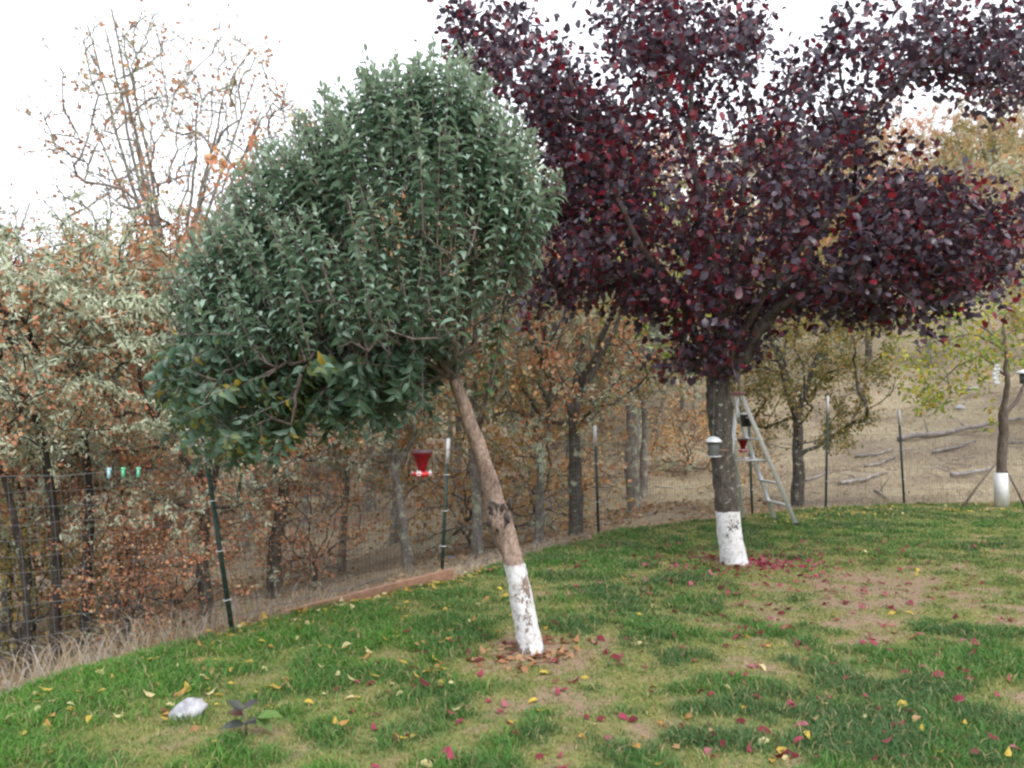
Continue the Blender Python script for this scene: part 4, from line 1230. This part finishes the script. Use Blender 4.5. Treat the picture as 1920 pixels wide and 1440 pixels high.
m_grey = simple('grey_mesh', (.075, .08, .078), (.14, .145, .14), .6, 200, 0.3, 0.6)
m_roof = simple('pale_blue_grey_metal', (.55, .58, .62), (.7, .72, .76), .4, 12, .2)
pf = at(1338, 857, 8.12)
bf = empty('bird_feeder', pf, 'grey cylinder bird feeder with a pale domed roof in front of the plum trunk', 'bird feeder')
bf.scale = (.82, .82, .93)
q = MB(); q.lathe([(.03, .012), (.064, .012), (.066, .02), (.066, .165), (.06, .17)], sides=24); cy = q.build('seed_tube', m_grey, bf)
for k in range(14):
    an = k * 6.283 / 14; q = MB(); q.bar((math.cos(an) * .067, math.sin(an) * .067, .015), (math.cos(an) * .067, math.sin(an) * .067, .165), .003, .003, (1, 0, 0)); q.build('bar', m_grey, cy, False)
q = MB(); q.lathe([(0, .004), (.08, 0), (.092, .006), (.094, .014), (.08, .012), (0, .010)], sides=24); q.build('tray', m_roof, bf)
q = MB(); q.lathe([(.098, .158), (.101, .163), (.085, .185), (.055, .206), (.02, .218), (0, .220)], sides=24); q.build('roof', m_roof, bf)
q = MB(); q.tube([(0, 0, .219), (0, 0, .245), (.02, .05, .5), (.05, .15, .75)], .003, 5); q.build('hanging_wire', M_wire, bf)
q = MB(); q.tube([(.06, 0, .07), (.12, .02, .075), (.2, .05, .07)], [.006, .006, .003], 6); q.build('perch', M_wood, bf)

pf = at(1921, 700, 12.9)
bf = empty('bird_feeder', pf, 'dark hanging feeder with a white roof cut off by the right edge', 'bird feeder')
q = MB(); q.lathe([(0, -.16), (.07, -.16), (.07, 0), (0, 0)]); q.build('seed_tube', m_grey, bf)
q = MB(); q.lathe([(.13, -.005), (.134, 0), (.1, .03), (.03, .06), (0, .065)]); q.build('roof', m_roof, bf)
q = MB(); q.tube([(0, 0, .065), (.02, .0, .3)], .004, 5); q.build('hanging_wire', M_wire, bf)

# white strip tied on the young tree
ps = at(1867, 722, 13.5)
q = MB()
for k, (dx, l) in enumerate(((0, .42), (.05, .34))):
    P = [(dx + .02 * math.sin(z * 18 + k), .01 * k, l - z) for z in np.linspace(0, l, 7)]
    for a_, b_2 in zip(P[:-1], P[1:]): q.bar(a_, b_2, .07 - .02 * k, .004, (1, .2, 0))
o = q.build('plastic_ribbon', M_white, None, False); o.location = ps
tag(o, 'white plastic ribbon hanging from the young tree at right', 'ribbon')

# leaning stakes by the young tree
for (x0, y0), (x1, y1), lb in (((1868, 868), (1800, 950), 'thin brown stake leaning against the young tree from the left'), ((1886, 880), (1925, 945), 'thin brown stake leaning out to the right of the trunk guard')):
    a_ = at(x0, y0, YS - .05); b_2 = at(x1, y1, YS - .3); b_2[2] = min(b_2[2], g1(b_2[0], b_2[1]) - .02)
    q = MB(); q.tube([a_ - b_2, (a_ - b_2) * .5 + [.0, 0, .02], [0, 0, 0]], [.014, .018, .02], 7, rough=.1); o = q.build('stake', M_sap_bark); o.location = b_2
    tag(o, lb, 'stake')

# ------------------------------------------------------------------ logs and stones on the dry slope
def log(pts, r, label, stubs=0):
    P = np.array([ground_at(x, y) for x, y in pts]); P[:, 2] += r * .7
    t = np.linspace(0, 1, 12); k = np.linspace(0, 1, len(P)); Q = np.stack([np.interp(t, k, P[:, c]) for c in range(3)], 1) + rng.normal(size=(12, 3)) * r * .10
    r = r * .48; o = Q.mean(0); q = MB(); q.tube(Q - o, r * np.linspace(1, .5, 12), 9, rough=.06, seed=rng.random() * 9)
    ob = q.build('fallen_log', M_log); ob.location = o
    for j in range(stubs):
        c = Q[3 + j * 3] - o; d = nrm(np.array([rng.normal(), rng.normal() * .3, .9])); st = MB(); st.tube([c, c + d * .25 + [.1, 0, 0], c + d * .55 + [.25, 0, 0]], [r * .5, r * .3, r * .1], 6); st.build('stub', M_log, ob)
    tag(ob, label, 'log', 'weathered fallen logs on the slope')


log([(1681, 830), (1755, 822), (1840, 806), (1925, 790)], .17, 'longest weathered grey log behind the rightmost fence post', 2)
log([(1748, 853), (1790, 845), (1830, 833)], .10, 'short pale log just below the longest log')
log([(1572, 912), (1620, 905), (1665, 890)], .09, 'pale thin log left of the rightmost post near the lawn')
log([(1602, 861), (1640, 857), (1675, 848)], .08, 'dark thin log left of the end of the longest log')
log([(1620, 878), (1650, 874), (1680, 858)], .08, 'bent grey branch lying between two thin logs')
log([(1785, 897), (1830, 892), (1862, 885)], .11, 'thick pale log ending behind the white trunk guard')
log([(1884, 836), (1930, 832)], .08, 'dark log end right of the young tree trunk')
log([(1510, 905), (1535, 898), (1560, 888)], .06, 'thin log behind the tall pale post right of the ladder')
log([(545, 1090), (600, 1072), (640, 1060)], .06, 'pale branch on the ground behind the edging board')
log([(1640, 922), (1655, 932), (1664, 940)], .05, 'small forked branch sticking up at the lawn edge left of the rightmost post', 2)
log([(1590, 735), (1620, 730), (1660, 718)], .12, 'grey log lying high on the slope below the olive oak')

q = MB()
M_stone = simple('pale_stone', (.3, .3, .31), (.56, .56, .58), .85, 18, 0, .6)
def stone(p, s, label, flat=.6, cat='rock', mat=None):
    u = np.linspace(0, math.pi, 9); vv = np.arange(14) * 6.2832 / 14; V = []
    for a_ in u:
        for c in vv:
            d = np.array([math.sin(a_) * math.cos(c), math.sin(a_) * math.sin(c), math.cos(a_)])
            V.append(d * s * (0.9 + .2 * rng.random()) * (0.7 + .6 * fbm(np.array(d[0] * 1.7 + p[0] * 3 + 20), np.array(d[1] * 1.7 + d[2] + 20))) * [1, .8, flat])
    T_ = []
    for i_ in range(8):
        for j_ in range(14):
            a_ = i_ * 14 + j_; b2 = i_ * 14 + (j_ + 1) % 14; T_ += [(a_, a_ + 14, b2 + 14), (a_, b2 + 14, b2)]
    o = link('stone', mesh_np('stone', np.array(V), np.array(T_), mat or M_stone, None, False)); o.location = np.asarray(p) + [0, 0, s * flat * .35]
    tag(o, label, cat)
    return o
stone(ground_at(1627, 792), .12, 'small white rock on the straw slope between two fence posts')
stone(ground_at(1800, 768), .17, 'pale rock on the slope above the longest log')
stone(ground_at(1822, 730), .22, 'flat pale rock high on the slope left of the young tree', .3)
p = at(352, 1336, 4.42); p[2] = g1(p[0], p[1])
o = stone(p, .095, 'flat white rock lying in the grass at the lower left', .55, mat=simple('white_rock', (.16, .16, .18), (.52, .52, .56), .9, 16, 0, 1.0)); o.rotation_euler = (.2, -.25, .5)
# scrap of blue tarp behind the second post
p = ground_at(842, 1049, 8.7); p[2] += .02
V, T = [], []
for i_ in range(7):
    for j_ in range(5): V.append(((i_ - 3) * .022, (j_ - 2) * .024, .03 * rng.random() + .015 * math.sin(i_ * 1.7 + j_)))
for i_ in range(6):
    for j_ in range(4): a_ = i_ * 5 + j_; T += [(a_, a_ + 5, a_ + 6), (a_, a_ + 6, a_ + 1)]
o = link('tarp_scrap', mesh_np('tarp_scrap', np.array(V), np.array(T), simple('blue_tarp', (.1, .2, .5), (.2, .33, .65), .5))); o.location = p
sm = o.modifiers.new('thickness', 'SOLIDIFY'); sm.thickness = .003
tag(o, 'crumpled scrap of blue tarp on the ground behind the second post', 'tarp')

# ------------------------------------------------------------------ dark little seedling at the lower left
p = at(462, 1372, 4.15); p[2] = g1(p[0], p[1])
sd_ = empty('seedling', p, 'dark leaved seedling in the grass beside the white rock', 'plant')
q = MB(); q.tube([(0, 0, 0), (-.005, 0, .06), (-.02, 0, .12)], [.006, .005, .003], 6); q.tube([(-.003, 0, .05), (.03, -.01, .075), (.05, -.01, .085)], [.004, .003, .002], 5); q.build('stem', M_apple_limb, sd_)
for (bx, bz), ax, s_, c in (((-.005, .05), (-.9, -.3, .12), .12, (.035, .045, .04)), ((-.005, .06), (.85, -.2, .2), .11, (.035, .045, .04)), ((-.02, .115), (-.75, .2, .6), .10, (.05, .06, .045)), ((-.02, .12), (.6, .3, .5), .09, (.04, .03, .035)),
                           ((-.02, .12), (-.2, -.8, .5), .08, (.05, .035, .04)), ((.05, .085), (.9, -.1, .25), .13, (.10, .19, .035)), ((.045, .08), (.8, -.3, -.25), .11, (.09, .15, .035)), ((-.01, .09), (-1, .3, .3), .11, (.12, .05, .03))):
    V, T, C = leaves(np.array([[bx, 0, bz]]), np.array([ax]), np.array([[0, -.3, 1.]]), np.array([s_]), np.array([c]), LEAF_V, LEAF_T)
    link('leaf', mesh_np('leaf', V, T, M_apple_leaf, C), sd_)

# ------------------------------------------------------------------ fallen leaves on the lawn
YEL = [((.56, .40, .08), 5), ((.48, .32, .07), 3), ((.58, .50, .26), 4), ((.45, .24, .08), 2)]
REDL = [((.31, .05, .09), 5), ((.19, .028, .045), 3), ((.36, .12, .15), 2), ((.13, .02, .03), 2)]
BRN = [((.35, .18, .09), 2), ((.42, .25, .13), 2), ((.22, .09, .06), 2)]
lp, lc = [], []
def drop(pts, pal):
    pts = np.asarray(pts); ok = sdist(pts[:, 0], pts[:, 1]) < .05
    pts = pts[ok]; lp.append(pts); lc.append(pick_tint(pal, len(pts)))
def lawnpx(q): return np.array([spot(a_, b2, 0)[:2] for a_, b2 in q])
drop(lawnpx(poly_sample([(0, 1300), (300, 1215), (520, 1150), (860, 1070), (1000, 1100), (930, 1240), (700, 1300), (300, 1350), (0, 1380)], 130)), YEL)
e0, e1 = np.array([-2.2, 6.15]), np.array([-0.3, 8.5]); tt = rng.random((110, 1)); drop(e0 + (e1 - e0) * tt + rng.normal(size=(110, 2)) * [.08, .10] + [.06, -.06], YEL)
tt = rng.random((46, 1)); drop(np.array([-.62, 8.0]) + np.array([.55, .9]) * tt + rng.normal(size=(46, 2)) * .12, YEL + BRN + REDL[:1])
drop(lawnpx(poly_sample([(1420, 975), (1480, 955), (1700, 946), (1920, 942), (1920, 958), (1700, 962), (1450, 985)], 190)), YEL)
drop(lawnpx(poly_sample([(600, 1150), (1920, 990), (1920, 1440), (0, 1440), (0, 1330)], 110)), YEL + BRN)
drop(lawnpx(np.stack([1460 + rng.normal(size=430) * 260, 1085 + np.abs(rng.normal(size=430)) * 95 - 70], 1)), REDL)
drop(lawnpx(poly_sample([(880, 1090), (1300, 1000), (1920, 1000), (1920, 1440), (700, 1440), (600, 1250)], 190)), REDL)
pb = lawnpx([(1385, 1055)])[0]; drop(pb + rng.normal(size=(330, 2)) * [.42, .34], REDL)
pa = lawnpx([(1000, 1222)])[0]; drop(pa + rng.normal(size=(150, 2)) * [.24, .2], BRN + BRN + [((.34, .22, .15), 5)] + REDL[1:2])
lp = np.concatenate(lp); lc = np.concatenate(lc); nL = len(lp)
ok = (np.hypot(lp[:, 0] - pb[0], lp[:, 1] - pb[1] - .0) > .15) & (np.hypot(lp[:, 0] - pa[0], lp[:, 1] - pa[1]) > .1); lp, lc = lp[ok], lc[ok]; nL = len(lp)
tl = sstep(.45, 1, lush(lp[:, 0], lp[:, 1]))
BL = np.stack([lp[:, 0], lp[:, 1], lawn_z(lp[:, 0], lp[:, 1]) + .008 + .022 * tl + .014 * rng.random(nL)], 1)
az = rng.random(nL) * 6.283
AL = np.stack([np.cos(az), np.sin(az), rng.normal(size=nL) * .10], 1); UL = np.stack([rng.normal(size=nL) * .3, rng.normal(size=nL) * .3 - .12, np.ones(nL)], 1)
UL[rng.random(nL) < .35] *= [1, 1, -1]
SL = .065 * (.55 + .75 * rng.random(nL))
inpic = (np.abs(BL[:, 0] / BL[:, 1]) < .62) & (BL[:, 1] > 3.75)
score = SL ** 2 / BL[:, 1] ** 3 * inpic
pal = [np.array(c[0]) for c in YEL + REDL + BRN]
lawn_loc = lawn
put_leaves(lawn, 'fallen_leaf', 'fallen_leaves', BL, AL, UL, SL, lc, LEAF_V * [1.05, 1, 1.5], LEAF_T, M_leaf, score, pal)
print('fallen leaves', nL)
